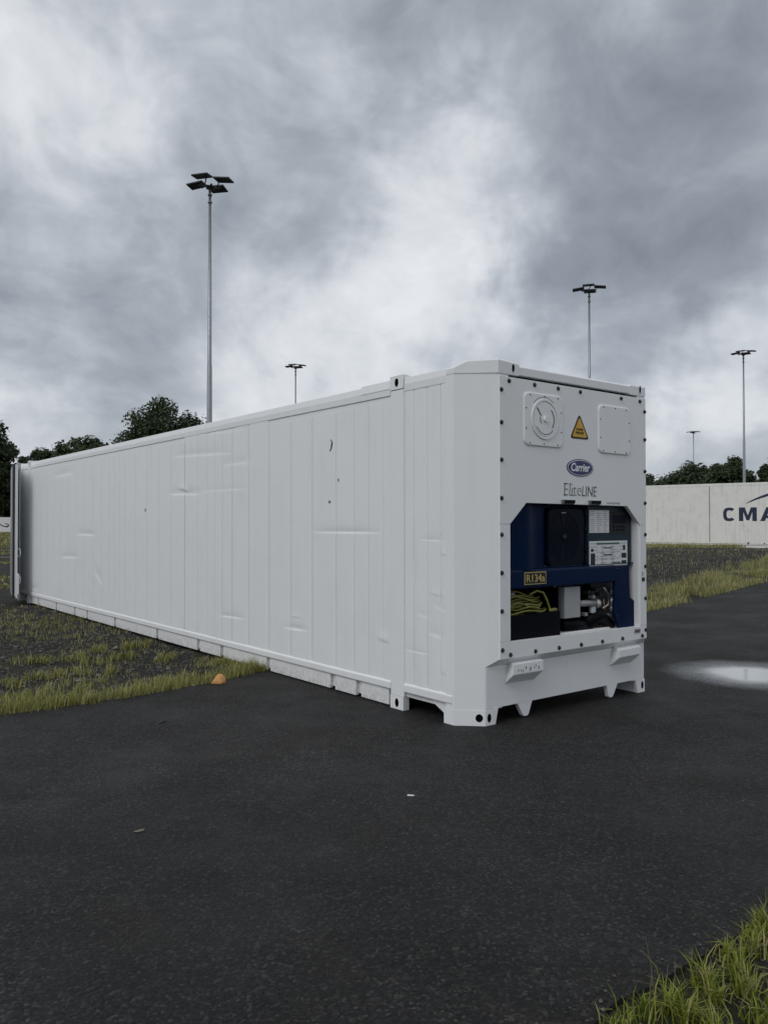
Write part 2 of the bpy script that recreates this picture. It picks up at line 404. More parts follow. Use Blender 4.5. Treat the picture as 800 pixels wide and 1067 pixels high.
def build_puddle():
    m, g, b = newmat('puddle_water')
    t = g.n('ShaderNodeTexCoord').outputs['Object']
    ln = g.n('ShaderNodeVectorMath', operation='LENGTH'); g.l(t, ln.inputs[0])
    rr = g.m('ADD', ln.outputs['Value'], g.m('MULTIPLY', g.m('SUBTRACT', g.noise(t, 2.6, 5, .6), .5), .35))
    deep = g.mr(rr, .26, .62, 1, 0, True)
    wet = g.mr(rr, .58, 1.0, 1, 0, True)
    grit = g.noise(t, 45, 5, .7)
    wetg = g.m('MULTIPLY', wet, g.mr(g.m('ADD', grit, g.m('MULTIPLY', deep, .5)), .36, .52, .25, 1))
    g.l(g.mix(deep, (.09, .09, .09), (.40, .41, .41)), b.inputs['Base Color'])  # paler middle: silt, with the sky's reflection painted into the base colour
    g.l(g.mr(deep, 0, 1, .34, .06), b.inputs['Roughness']); b.inputs['IOR'].default_value = 1.5
    b.inputs['Specular IOR Level'].default_value = .9
    x = g.n('ShaderNodeBump'); x.inputs['Distance'].default_value = .004
    g.l(g.mr(deep, 0, 1, .6, .02), x.inputs['Strength']); g.l(grit, x.inputs['Height']); g.l(x.outputs[0], b.inputs['Normal'])
    tr = g.n('ShaderNodeBsdfTransparent'); mx = g.n('ShaderNodeMixShader')
    g.l(wetg, mx.inputs[0]); g.l(tr.outputs[0], mx.inputs[1]); g.l(b.outputs[0], mx.inputs[2])
    g.l(mx.outputs[0], m.node_tree.nodes['Material Output'].inputs[0])
    c = on(782, 702.5, 2, .005); v = [(0, 0, 0)]; f = []
    for j, q in enumerate((.35, .7, 1.0)):
        for k in range(48):
            a = 2 * pi * k / 48; rr = q * (1.08 + .06 * sin(2 * a + 1) + .04 * sin(5 * a))
            v.append((rr * cos(a), rr * sin(a), 0))
    for k in range(48):
        q = (k + 1) % 48; f.append((0, 1 + k, 1 + q))
        for j in range(2): f.append((1 + j * 48 + k, 1 + (j + 1) * 48 + k, 1 + (j + 1) * 48 + q, 1 + j * 48 + q))
    o = pydata('puddle', v, f, m, fixn=False); o.location = c
    tag(o, kind='structure')
build_puddle()

# ------------------------------------------------------------------ the white reefer container
RC = empty('reefer_container'); tag(RC, 'long white refrigerated container with blue cooling unit at its near end', 'container')
A_, B_, REC, B2 = .2436, .2596, .075, .18
H, W, L = 2.896, 2.5, 13.716
C40 = .8752; HP = 2.735
# --- side wall with its panels
wall = box('side_wall', .012, .09, A_ + .05, L - .10, .17, 2.80, WHITE, RC, 0)
seams = [A_ + .004, .409, .576, .75, .866]
far_seams = [1.052, 1.175, 1.388, 1.613, 1.912, 2.337, 2.742, 3.202, 3.657, 4.054, 4.301, 4.505, 4.717, 4.99, 5.366, 5.796, 6.22, 6.65, 7.08, 7.52, 7.74, 7.96,
             8.18, 8.55, 8.98, 9.42, 9.86, 10.30, 10.74, 11.18, 11.62, 12.06, 12.50, 12.9]
DENTS = []
def dent(x0, y0, x1, y1, d, w):
    a, b = on(x0, y0, 0, 0), on(x1, y1, 0, 0); d *= .5 if x0 > 420 else 1; DENTS.append((min(a.y, b.y), max(a.y, b.y), a.z if a.y < b.y else b.z, b.z if a.y < b.y else a.z, d, w))
for q in [(329, 554, 393, 554.5, .010, .016), (177, 514, 208, 514, .012, .030), (81, 556, 99, 557, .012, .03), (64, 580, 81, 580, .012, .03), (57, 496, 76, 492, .012, .05), (180, 475, 242, 471, .008, .03),
          (230, 641, 252, 644, .010, .018), (299, 654, 316, 656, .012, .018), (396, 665, 402, 667, -.010, .03), (424, 677, 442, 681, .008, .012), (440, 562, 458, 563, .008, .012), (461, 577, 468, 579, -.010, .02),
          (451, 618, 458, 620, -.009, .02), (450, 660, 458, 663, .010, .025), (100, 597, 106, 606, .014, .06), (189, 509, 194, 511, -.015, .025), (232, 484, 262, 480, .006, .03), (205, 452, 260, 446, .006, .03),
          (437, 640, 443, 642, .006, .02), (306, 642, 310, 643, -.006, .018), (30, 612, 40, 614, .012, .03), (462, 700, 468, 703, -.010, .03), (455, 632, 461, 635, .007, .02), (205, 512, 262, 508, .004, .02)]:
    dent(*q)
def disp(y, z):
    d = .0025 * mnoise.noise(Vector((y * 1.3, z * .8, 4.2))) + .0012 * mnoise.noise(Vector((y * 4.2, z * 2.1, 9.)))
    for (y0, y1, z0, z1, dd, w) in DENTS:
        if y0 - .15 < y < y1 + .15:
            t = (y - y0) / max(1e-4, y1 - y0); zz = z0 + (z1 - z0) * t
            q = (z - zz) / w
            if abs(q) < 4:
                m_ = (y0 + y1) / 2; hw = (y1 - y0) / 2 + .06; e = max(0., 1 - (abs(y - m_) / hw) ** 2) ** .8
                d += dd * .62 * e * (math.exp(-q * q * 2.6) if q < 0 else math.exp(-(q * .5) ** 2))
    return d
def panel(y0, y1, z0, z1, parent, mat=WHITE):
    W_ = y1 - y0; ge = .006
    ys = [y0 + .0012, y0 + ge] + [y0 + ge + (W_ - 2 * ge) * k / 8 for k in range(1, 8)] + [y1 - ge, y1 - .0012]
    zs = set(round(z0 + (z1 - z0) * k / 44, 4) for k in range(45))
    for (a, b, za, zb, dd, w) in DENTS:
        if b + .1 > y0 and a - .1 < y1:
            lo, hi = min(za, zb) - 2.5 * w, max(za, zb) + 2 * w
            zs |= set(round(lo + (hi - lo) * k / 26, 4) for k in range(27))
    zs = sorted(z for z in zs if z0 <= z <= z1); v = []; f = []
    cr = .0035
    for z in zs:
        for i, y in enumerate(ys):
            edge = i in (0, len(ys) - 1)
            t = (y - y0) / W_
            v.append((.006 + disp(y, z) + ((.0056 if y0 < 3.9 else .0028 if y0 < 5.3 else .0007) if edge else 0) - .0015 * sin(pi * t), y, z))
    n = len(ys)
    for j in range(len(zs) - 1):
        for i in range(n - 1): f.append((j * n + i, (j + 1) * n + i, (j + 1) * n + i + 1, j * n + i + 1))
    o = pydata('panel', v, f, mat, parent, fixn=False)
    for p in o.data.polygons: p.use_smooth = True
    return o
for a, b in zip(seams, seams[1:]): panel(a, b, .235, 2.752, wall)
for a, b in zip(far_seams, far_seams[1:]): panel(a, b, .225, HP + .002, wall)
# --- posts over the forty foot corners
for y0 in (C40, 12.78):
    box('corner_post', -.001, .05, y0 - .004, y0 + .178, .118, H - .125, WHITE, RC, .006)
def casting(y0, z0, hz, hy=.5):
    bm = bmesh.new()
    bm_box(bm, .062, .16, y0 + .02, y0 + .158, z0 + .1, z0 + .118)
    bm_box(bm, -.004, .06, y0, y0 + .178, z0, z0 + .0012); bm_box(bm, -.004, .06, y0, y0 + .178, z0 + .1168, z0 + .118)
    holed(bm, (-.004, y0 + .178, z0), (0, -1, 0), (0, 0, 1), .178, .118, .089, hz, .026, .038, .12)
    for yy in (y0, y0 + .178):
        q = [bm.verts.new(p) for p in ((-.004, yy, z0), (.06, yy, z0), (.06, yy, z0 + .118), (-.004, yy, z0 + .118))]; bm.faces.new(q)
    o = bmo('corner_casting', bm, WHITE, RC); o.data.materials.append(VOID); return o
for y0 in (C40, 12.78):
    casting(y0, 0.0, .056); casting(y0, H - .118, .06)
# --- rails
prism = lambda n, sec, y0, y1, m: loft(n, [[(x, y0, z) for x, z in sec], [(x, y1, z) for x, z in sec]], m, RC, .005)
prism('top_rail', [(.002, HP), (.0, HP + .06), (.012, 2.858), (.11, 2.872), (.11, HP)], C40 + .19, 12.77, WHITE)
prism('top_rail', [(.002, 2.748), (.0, 2.81), (.010, 2.868), (.11, 2.884), (.11, 2.748)], A_ + .075, C40 - .008, WHITE)
prism('top_rail', [(.002, HP), (.0, HP + .06), (.012, 2.858), (.11, 2.872), (.11, HP)], 12.965, L - .02, WHITE)
prism('rail_stiffener', [(-.003, 2.79), (-.003, 2.80), (.010, 2.874), (.10, 2.889), (.10, 2.79)], C40 + .182, C40 + .62, WHITE)
prism('bottom_rail', [(-.002, .16), (-.006, .165), (-.006, .218), (.010, .236), (.09, .236), (.09, .16)], C40 + .18, 12.775, WHITE)
prism('bottom_rail', [(-.002, .163), (-.006, .168), (-.006, .226), (.010, .245), (.09, .245), (.09, .163)], A_ + .02, C40 - .006, WHITE)
prism('bottom_rail', [(-.002, .16), (-.006, .165), (-.006, .218), (.010, .236), (.09, .236), (.09, .16)], 12.962, L - .03, WHITE)
# --- skirt plates between the cross members
gaps = [12.213, 10.999, 9.923, 9.256, 7.933, 6.274, 4.957, 4.311, 3.206, 1.971, 1.548]
ys = [12.78] + gaps + [C40 + .18]
for a, b in zip(ys, ys[1:]):
    box('skirt_plate', .014, .05, b + .042, a - .042, .012, .166, SKIRT, RC, .004)
for y in gaps: box('cross_member', .046, 2.43, y - .0415, y + .0415, .030, .158, SKIRT, RC, .004)
box('skirt_plate', .03, .06, .36, C40 - .002, .118, .165, SKIRT, RC, .003)
loft('gusset', [[(.022, A_ + .10, .165), (.022, A_ + .10, .05), (.022, A_ + .34, .165)], [(.034, A_ + .10, .165), (.034, A_ + .10, .05), (.034, A_ + .34, .165)]], SKIRT, RC)
box('floor', .09, 2.41, .36, L - .05, .165, .25, SKIRT, RC, 0)
box('roof', .10, 2.40, .34, L - .06, 2.80, 2.862, WHITE, RC, .01)
box('side_wall', 2.43, 2.5, A_ + .05, L - .05, .17, 2.88, WHITE, RC, .01)
box('bulkhead', .10, 2.42, .62, .66, .25, 2.80, VOID, RC, 0)
# --- chamfered corner columns
def colpoly(r, z, mx):
    b = B_ if r == 0 else B2
    q = [(0, .34), (0, A_), (b, r), (.375, r), (.375, .34)]
    return [((W - x) if mx else x, y, z) for x, y in q]
for mx in (0, 1):
    loft('corner_column', [colpoly(REC, .118, mx), colpoly(REC, .462, mx), colpoly(0, .524, mx), colpoly(0, 2.812, mx)], WHITE, RC, .004)
def cornercast(mx):
    bm = bmesh.new(); X = (lambda x: W - x) if mx else (lambda x: x)
    pA, pB, e = Vector((-.004, A_ - .002)), Vector((B2 - .003, REC - .006)), REC - .006
    # chamfer face and front face with their oval holes
    u = (pB - pA); w = u.length
    if not mx:
        holed(bm, (pA.x, pA.y, 0), (u.x, u.y, 0), (0, 0, 1), w, .118, w * .80, .062, .030, .032, .04)
        holed(bm, (pB.x, e, 0), (1, 0, 0), (0, 0, 1), .10, .118, .042, .058, .022, .036, .05)
    else:
        holed(bm, (W - pB.x - .10, e, 0), (1, 0, 0), (0, 0, 1), .10, .118, .062, .066, .020, .036, .05)
        q = [bm.verts.new((X(p.x), p.y, z)) for p in (pA, pB) for z in (0, .118)]; bm.faces.new((q[0], q[1], q[3], q[2]))
    # slanted web beside the front face
    xa = pB.x + .10
    rings = [[(X(xa), e, 0), (X(xa + .012), e, 0), (X(xa + .045), e, .132), (X(xa), e, .132)]]
    rings.append([(x, y + .03, z) for x, y, z in rings[0]]); bm_loft(bm, rings)
    q = [(-.004, .36), (pA.x, pA.y), (pB.x, pB.y), (xa, e), (xa, .36)]
    for z in (0, .118):
        bm.faces.new([bm.verts.new((X(x), y, z)) for x, y in q])
    for (a, b) in ((q[0], q[1]), (q[3], q[4]), (q[4], q[0])):
        bm.faces.new([bm.verts.new((X(p[0]), p[1], z)) for p, z in ((a, 0), (b, 0), (b, .118), (a, .118))])
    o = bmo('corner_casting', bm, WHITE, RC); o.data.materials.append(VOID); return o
cornercast(0); cornercast(1)
# --- lower end panel, its brackets and feet
box('end_sill', B2 + .006, W - B2 - .006, REC - .003, REC + .10, .128, .462, WHITE, RC, .002)
loft('sill_lip', [[(.376, 0.001, .524), (.376, REC, .464), (.375, REC + .02, .466), (.375, REC + .02, .524)], [(W - .375, 0.001, .524), (W - .375, REC, .466), (W - .375, REC + .02, .466), (W - .375, REC + .02, .524)]], WHITE, RC)
yb, yo = REC - .004, REC - .115
for fr, bk in (((534.7, 692.5), (566, 687.5), (566, 698.5), (534.7, 703.7)), ((530, 689.4), (561, 685), (556, 708), (525.6, 712.5))), (((645, 677.5), (667.5, 673.3), (667, 681.3), (645.5, 685.3)), ((638.4, 673.9), (661, 670), (657, 690), (634.2, 694))):
    bm = bmesh.new()
    F_ = [tuple(on(x, y, 1, yo)) for x, y in fr]; B_k = [tuple(on(x, y, 1, yb)) for x, y in bk]
    bm_loft(bm, [B_k, F_])
    bmesh.ops.bevel(bm, geom=list(bm.edges), offset=.004, segments=2, affect='EDGES')
    o = bmo('step_bracket', bm, UNITW, RC)
    if fr[0][0] < 600:   # scuffs through the paint
        for k in range(9):
            sxx = F_[0][0] + .06 + .030 * k + random.uniform(-.012, .012); zz = F_[0][2] - .045 + random.uniform(-.015, .02)
            box('scuff', sxx, sxx + random.uniform(.003, .010), yo - .0016, yo + .002, zz - random.uniform(.006, .02), zz + random.uniform(.004, .016), GINK, o, 0)
for x0, x1, xb in ((.548, .735, .648), (1.74, 1.91, 1.80)):
    bt = [(x0, .136), (xb - .032, .026), (xb - .018, .012), (xb + .026, .012), (xb + .042, .03), (x1, .136)]
    prism_y('guide_foot', bt, REC - .002, REC + .04, WHITE, RC, .003)
# --- top cap with its castings, header
def cap(mx):
    X = (lambda x: W - x) if mx else (lambda x: x); e = -.006
    def ring(z, s, zz=None):
        q = [(-.002, .33), (-.002, A_ - .004), (.075, .168), (B_ - .004, e), (.495, e), (.495, .33)]
        c = Vector((.25, .20)); out = []
        for i, (x, y) in enumerate(q):
            zi = z if zz is None else zz[i]
            p = c + (Vector((x, y)) - c) * s
            out.append((X(p.x), p.y, zi))
        return out
    rings = [ring(2.812, 1), ring(0, 1, [2.850, 2.856, 2.905, 2.915, 2.902, 2.868]), ring(0, .93, [2.862, 2.872, 2.925, 2.930, 2.922, 2.880])]
    if mx: rings = [ring(2.812, 1), ring(0, 1, [2.86, 2.86, 2.88, 2.895, 2.895, 2.87]), ring(0, .95, [2.875, 2.875, 2.89, 2.905, 2.905, 2.885])]
    bm = bmesh.new(); bm_loft(bm, rings)
    o = bmo('top_corner_casting', bm, WHITE, RC)
    # oval hole of the casting: its shade is painted as a dark plug
    bm = bmesh.new()
    xc, zc = (.425, 2.866) if not mx else (W - 2.160, 2.868)
    xx = X(xc); n = 20; ra, rb = .018, .036
    ringo = lambda f_, d: [(xx + ra * f_ * cos(2 * pi * k / n), e + d, zc + rb * f_ * sin(2 * pi * k / n)) for k in range(n)]
    rg = [[bm.verts.new(p) for p in r] for r in (ringo(1.22, -.0015), ringo(1.0, -.0035), ringo(.92, -.001))]
    for a, b in zip(rg, rg[1:]):
        for k in range(n): bm.faces.new((a[k], a[(k + 1) % n], b[(k + 1) % n], b[k]))
    bmo('pocket_rim', bm, WHITE, o)
    prism_y('pocket_shade', [(xx + ra * .95 * cos(2 * pi * k / n), zc + rb * .95 * sin(2 * pi * k / n)) for k in range(n)], e - .0012, e + .03, VOID, o)
    return o
cap(0); cap(1)
loft('header', [[(.496, -.004, 2.818), (.496, -.004, 2.885), (.496, .02, 2.902), (.496, .12, 2.905), (.496, .12, 2.818)], [(W - .496, -.004, 2.818), (W - .496, -.004, 2.885), (W - .496, .02, 2.902), (W - .496, .12, 2.905), (W - .496, .12, 2.818)]], WHITE, RC, .004)
box('header_groove', .30, W - .30, .045, .12, 2.77, 2.83, VOID, RC, 0)  # groove back in near-black, its shade put into the colour

# --- refrigeration unit: frame plates
OP = [(.380, .660), (.380, 1.602), (.571, 1.777), (1.945, 1.768), (2.146, 1.590), (2.139, .645)]
xa, xb = B_ + .001, W - B_ - .001; zt, zb = 2.790, .526
FT = .028
upper = prism_y('upper_plate', [(xa, 1.604), (OP[1][0], 1.604), OP[2], OP[3], (OP[4][0], 1.592), (xb, 1.592), (xb, zt), (xa, zt)], -.012, FT, UNITW, RC, .002)
frame = prism_y('frame_rail', [(xa, zb), (xb, zb), (xb, OP[5][1]), OP[5], OP[0], (xa, OP[0][1])], -.012, FT, UNITW, RC, .002)
postl = prism_y('frame_post', [(xa, OP[0][1] + .002), (OP[0][0], OP[0][1] + .002), (OP[0][0], 1.601), (xa, 1.601)], -.012, FT, UNITW, RC, .002)
postr = prism_y('frame_post', [(OP[5][0], OP[5][1] + .002), (xb, OP[5][1] + .002), (xb, 1.589), (OP[4][0], 1.589)], -.012, FT, UNITW, RC, .002)
# bolts: washer and domed head
bm = bmesh.new()
prof = [(.019, 0), (.019, -.004), (.0125, -.0045), (.012, -.012), (.008, -.017), (.002, -.0185)]
bm_loft(bm, [[(r_ * cos(2 * pi * k / 10), y, r_ * sin(2 * pi * k / 10)) for k in range(10)] for r_, y in prof])
bmesh.ops.recalc_face_normals(bm, faces=bm.faces)
bolt_me = bpy.data.meshes.new('bolt'); bm.to_mesh(bolt_me); bm.free(); bolt_me.materials.append(BOLT)
def bolt(x, z, parent):
    o = bpy.data.objects.new('bolt', bolt_me); col.objects.link(o); o.parent = parent; o.location = (x, -.012, z); o.rotation_euler = (0, random.random() * 3, 0)
for z in (2.679, 2.417, 2.118, 1.811): bolt(.281, z, upper)
for z in (1.520, 1.215, .910): bolt(.281, z, postl)
for x in (.37, .675, .973, 1.269, 1.857, 2.148): bolt(x, 2.757, upper)
for z in (2.665, 2.40, 2.10, 1.80): bolt(2.222, z, upper)
for z in (1.503, 1.203, .903): bolt(2.222, z, postr)
for x in (.378, .676, .973, 1.267, 1.564, 1.861, 2.167): bolt(x, .555, frame)
bolt(.286, .60, frame); bolt(2.222, .605, frame)
# access covers
Y0 = -.012
def cover(x0, x1, z0, z1):
    o = loft('access_cover', [[(x, Y0 - d, z) for x, z in rrect(x0 + s, x1 - s, z0 + s, z1 - s, .055)] for d, s in ((0, 0), (.008, .001), (.013, .008))], UNITW, RC)
    return o
cv1 = cover(.535, 1.025, 2.250, 2.690)
cv2 = cover(1.512, 1.985, 2.238, 2.675)
for c_, (x0, x1, z0, z1) in ((cv1, (.535, 1.025, 2.25, 2.69)), (cv2, (1.512, 1.985, 2.238, 2.675))):
    for k in range(10):     # rivets round the rim
        t = k / 10 * 2 * pi + .3
        rx = (x0 + x1) / 2 + max(-1, min(1, 1.35 * cos(t))) * (x1 - x0) * .45; rz = (z0 + z1) / 2 + max(-1, min(1, 1.35 * sin(t))) * (z1 - z0) * .45
        o = bpy.data.objects.new('rivet', bolt_me); col.objects.link(o); o.parent = c_; o.location = (rx, Y0 - .0125, rz); o.scale = (.35, .35, .35)
# vent dial on the left cover
def annulus(name, cx, cz, r0, r1, y0, y1, a0, a1, mat, parent, n=40):
    bm = bmesh.new(); m_ = max(3, int(n * abs(a1 - a0) / (2 * pi))); full = abs(a1 - a0) > 6.28
    ring = []
    for k in range(m_ + (0 if full else 1)):
        a = a0 + (a1 - a0) * k / m_
        ring.append([bm.verts.new((cx + r * cos(a), y, cz + r * sin(a))) for r, y in ((r0, y0), (r0, y1), (r1, y1), (r1, y0))])
    N = len(ring)
    for k in range(N if full else N - 1):
        a, b = ring[k], ring[(k + 1) % N]
        for j in range(4): bm.faces.new((a[j], b[j], b[(j + 1) % 4], a[(j + 1) % 4]))
    if not full: bm.faces.new(ring[0]); bm.faces.new(ring[-1][::-1])
    return bmo(name, bm, mat, parent)
vx, vz = .785, 2.478; yv = Y0 - .012
annulus('vent_ring', vx, vz,   .152, .168, yv, yv - .011, 0, 2 * pi, UNITW, cv1)
annulus('vent_disc', vx, vz, .0, .142, yv, yv - .009, 0, 2 * pi + .0001, UNITW, cv1)
for r0_, r1_, a0_, a1_ in ((.104, .114, R(-38), R(48)), (.124, .130, R(212), R(318)), (.060, .068, R(165), R(215))):
    annulus('vent_slot', vx, vz, r0_, r1_, yv - .009, yv - .0105, a0_, a1_, GINK, cv1)
prism_y('vent_slot', [(vx - .108, vz + .085), (vx - .098, vz + .095), (vx - .048, vz + .030), (vx - .058, vz + .022)], yv - .0105, yv - .009, GINK, cv1)
annulus('vent_knob', vx, vz, .0, .024, yv - .009, yv - .026, 0, 2 * pi + .0001, UNITW, cv1, 20)
annulus('vent_scale', vx, vz, .182, .187, yv, yv - .0018, .9, 2.4, GINK, cv1)
# warning triangle
def tri(s, y0, y1, mat, parent, name, r=.03):
    a, b, c_ = Vector((1.254, 2.566)), Vector((1.128, 2.346)), Vector((1.386, 2.346)); m_ = (a + b + c_) / 3; pts = []
    P3 = [m_ + (q - m_) * s for q in (a, b, c_)]
    for i in range(3):
        p0, p1, p2 = P3[i - 1], P3[i], P3[(i + 1) % 3]
        for t in (0, .5, 1):
            d1 = (p0 - p1).normalized() * r * (1 - t) * (1 if t < 1 else 0); d2 = (p2 - p1).normalized() * r * t
            q = p1 + (d1 if t == 0 else d2 if t == 1 else ((p0 - p1).normalized() + (p2 - p1).normalized()) * r * .28)
            pts.append((q.x, q.y))
    return prism_y(name, pts, y0, y1, mat, parent)
sg = tri(1, Y0 - .003, Y0, INK, RC, 'warning_sign'); tri(.80, Y0 - .0045, Y0 - .002, YEL, sg, 'sign_face', .02)
lettering('sign_lettering', 'SUPER', 1.208, 1.300, 2.418, 2.438, Y0 - .0055, INK, sg, .01)
lettering('sign_lettering', 'FREEZER', 1.200, 1.308, 2.388, 2.408, Y0 - .0055, INK, sg, .01)
# oval maker's badge
def oval(cx, cz, rx, rz, y0, y1, mat, parent, name): return prism_y(name, [(cx + rx * cos(2 * pi * k / 40), cz + rz * sin(2 * pi * k / 40)) for k in range(40)], y0, y1, mat, parent)
bx_, bz_ = 1.260, 2.094
bd = oval(bx_, bz_, .180, .076, Y0 - .004, Y0, LOGOB, RC, 'badge')
oval(bx_, bz_, .170, .068, Y0 - .0055, Y0 - .003, LOGOW, bd, 'badge_rim'); oval(bx_, bz_, .163, .062, Y0 - .007, Y0 - .004, LOGOB, bd, 'badge_field')
lettering('badge_lettering', 'Carrier', bx_ - .128, bx_ + .130, bz_ - .034, bz_ + .040, Y0 - .0085, LOGOW, bd, .028, .22)
# EliteLINE lettering: seriffed Elite, plain LINE
lt = lettering('lettering', 'LINE', 1.286, 1.490, 1.848, 1.935, Y0 - .002, GINK, RC, -.010, .12)
zE = 1.851
el = lettering('lettering', 'Elite', 1.046, 1.272, zE, 1.955, Y0 - .002, GINK, RC, -.022, .06)
for x0, x1, z in ((1.040, 1.070, zE), (1.042, 1.074, 1.948), (1.118, 1.145, zE), (1.122, 1.140, 1.950), (1.150, 1.176, zE)):
    box('serif', x0, x1, Y0 - .003, Y0 - .0005, z - .002, z + .005, GINK, el, 0)
def print_marks(x0, x1, z0, z1, y, mat, parent, n):      # print too small to read in the photograph
    bm = bmesh.new(); w_ = (x1 - x0) / n
    for k in range(n): bm_box(bm, x0 + k * w_, x0 + (k + .55 + .15 * (k % 3 == 1)) * w_, y - .001, y + .001, z0 + (z1 - z0) * .25 * (k % 4 == 2), z1)
    return bmo('small_print', bm, mat, parent)
print_marks(1.640, 1.835, 1.784, 1.800, Y0 - .001, GREYM, RC, 9)
# two cups under the lettering, shade of their hollow painted as a dark plate
for x0, x1 in ((1.005, 1.170), (1.370, 1.530)):
    z1 = 1.812; z0 = 1.768
    cup = loft('finger_cup', [[(x, Y0 - d, z) for x, z in q] for d, q in ((0, [(x0, z1), (x1, z1), (x1 - .008, z0), (x0 + .008, z0)]), (.028, [(x0 + .004, z1), (x1 - .004, z1), (x1 - .014, z0 + .012), (x0 + .014, z0 + .012)]))], CTRLG, RC, .003)
    prism_y('cup_mouth_shade', [(x0 + .008, z1 - .004), (x1 - .008, z1 - .004), (x1 - .014, z1 - .030), (x0 + .014, z1 - .030)], Y0 - .0295, Y0 - .027, VOID, cup)
# rating plate and sticker on the frame
pl = box('rating_plate', 2.045, 2.135, Y0 - .003, Y0, .585, .625, GREYM, RC, 0)
print_marks(2.055, 2.125, .598, .611, Y0 - .0035, INK, pl, 5)
st = box('sticker', 2.160, 2.212, Y0 - .002, Y0, 1.060, 1.165, LOGOW, RC, 0)
box('sticker_field', 2.163, 2.209, Y0 - .0035, Y0 - .001, 1.065, 1.100, INK, st, 0)
box('sticker_mark', 2.170, 2.178, Y0 - .0035, Y0 - .001, 1.115, 1.155, GINK, st, 0)

# --- inside the unit opening
YI = .06
def pt(x, y, yy=YI): q = on(x, y, 1, yy); return q.x, q.z
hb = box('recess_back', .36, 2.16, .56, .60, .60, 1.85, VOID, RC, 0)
box('recess_floor', .36, 2.17, FT + .002, .56, .600, .642, UNITW, RC, 0)
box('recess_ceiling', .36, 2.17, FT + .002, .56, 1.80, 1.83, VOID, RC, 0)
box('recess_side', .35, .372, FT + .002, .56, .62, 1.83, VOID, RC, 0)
box('recess_side', 2.150, 2.17, FT + .002, .56, .62, 1.62, UNITW, RC, 0)
box('backing_plate', .374, 2.145, .14, .155, 1.22, 1.80, NAVY, RC, 0)
# blue curved panel on the left, pressed ribs
bm = bmesh.new(); n = 14; v0 = []; v1 = []
xL, xR = .375, pt(571, 560)[0] - .012
for k in range(n + 1):
    t = k / n; x = xL + (xR - xL) * t; y = .115 - .06 * sin(pi * min(1, t * 1.15) * .9) - .02 * math.exp(-((t - .52) / .12) ** 2)
    v0.append(bm.verts.new((x, y, 1.222))); v1.append(bm.verts.new((x, y, 1.80)))
for k in range(n): bm.faces.new((v0[k], v0[k + 1], v1[k + 1], v1[k]))
bl = bmo('condenser_cover', bm, NAVY, RC, True)
for x, z in ((.60, 1.245), (.68, 1.245), (.88, 1.245), (.93, 1.748), (.63, 1.75)):
    o = bpy.data.objects.new('screw', bolt_me); col.objects.link(o); o.parent = bl; o.location = (x, .062, z); o.scale = (.5, .8, .5)
# fan panel, rounded, with guard rings
fx0, fz1 = pt(571, 528.5); fx1, fz0 = pt(609, 591)
fan = loft('fan_panel', [[(x, YI + d, z) for x, z in rrect(fx0 + s, fx1 - s, fz0 + s, fz1 - s, .075)] for d, s in ((.05, 0), (.006, .002), (0, .012))], NAVYD, RC)
fcx, fcz = pt(588, 559, YI - .01)
for k in range(9):
    annulus('guard_ring', fcx, fcz, .035 + .022 * k, .039 + .022 * k, YI + .001, YI - .0025, 0, 2 * pi, NAVYD, fan, 36)
for k in range(6):
    a = k * pi / 6 + .2; d = Vector((cos(a), sin(a))) * .215; t = Vector((-d.y, d.x)).normalized() * .003
    prism_y('guard_spoke', [(fcx - d.x + t.x, fcz - d.y + t.y), (fcx + d.x + t.x, fcz + d.y + t.y), (fcx + d.x - t.x, fcz + d.y - t.y), (fcx - d.x - t.x, fcz - d.y - t.y)], YI - .0035, YI - .0005, NAVYD, fan)
annulus('guard_hub', fcx, fcz, 0, .022, YI + .001, YI - .012, 0, 2 * pi + .0001, GASKET, fan, 16)
box('fan_mark', fcx - .03, fcx + .03, YI - .002, YI + .001, fz1 - .050, fz1 - .038, GREYM, fan, 0)
for z in (fz1 - .05, fz1 - .18, fz0 + .17, fz0 + .06):
    box('hinge', fx1 - .004, fx1 + .018, YI - .008, YI + .03, z - .022, z + .022, NAVYD, fan, .003)
# control box with display, notices
cx0, cz1 = pt(611.5, 528.5); cx1, cz0 = pt(657, 590)
ctrl = box('control_box', cx0, cx1, YI - .004, .30, cz0, cz1 + .02, CTRL, RC, .008)
yc = YI - .004
d0, e0 = pt(634.5, 533, yc); d1, e1 = pt(653.5, 555.5, yc)
ds = box('display', d0, d1, yc - .006, yc, e1, e0, GASKET, ctrl, .003)
box('screen', d0 + .035, d1 - .035, yc - .0075, yc - .004, e1 + .09, e0 - .03, NAVYD, ctrl, .002)
for i in range(4):
    for j in range(2): box('key', d0 + .04 + i * .05, d0 + .072 + i * .05, yc - .009, yc - .004, e1 + .022 + j * .03, e1 + .042 + j * .03, NAVYD, ctrl, .002)
def notice(x0, z1, x1, z0, cols, rows, name='notice', lw=.0055, seed=1):
    rnd = random.Random(seed)
    s = box(name, x0, x1, yc - .0025, yc, z0, z1, LOGOW, ctrl, 0)
    bm = bmesh.new(); wc = (x1 - x0) / cols
    for c_ in range(cols):
        for r_ in range(rows):
            z = z1 - (r_ + .8) * (z1 - z0) / (rows + .8)
            if rnd.random() < .12: continue
            xs_ = x0 + wc * c_ + wc * .10; xe = xs_ + wc * rnd.uniform(.45, .8)
            bm_box(bm, xs_, xe, yc - .0032, yc - .0022, z - lw / 2, z + lw / 2)
    o = bmo('printed_lines', bm, GREYM, ctrl); o['kind'] = 'stuff'
    return s
l0, lz1 = pt(613.5, 531.5, yc); l1, lz0 = pt(634, 555, yc)
notice(l0, lz1, l1, lz0, 3, 11, seed=3)
m0, mz1 = pt(613.5, 564, yc); m1, mz0 = pt(653, 588.5, yc)
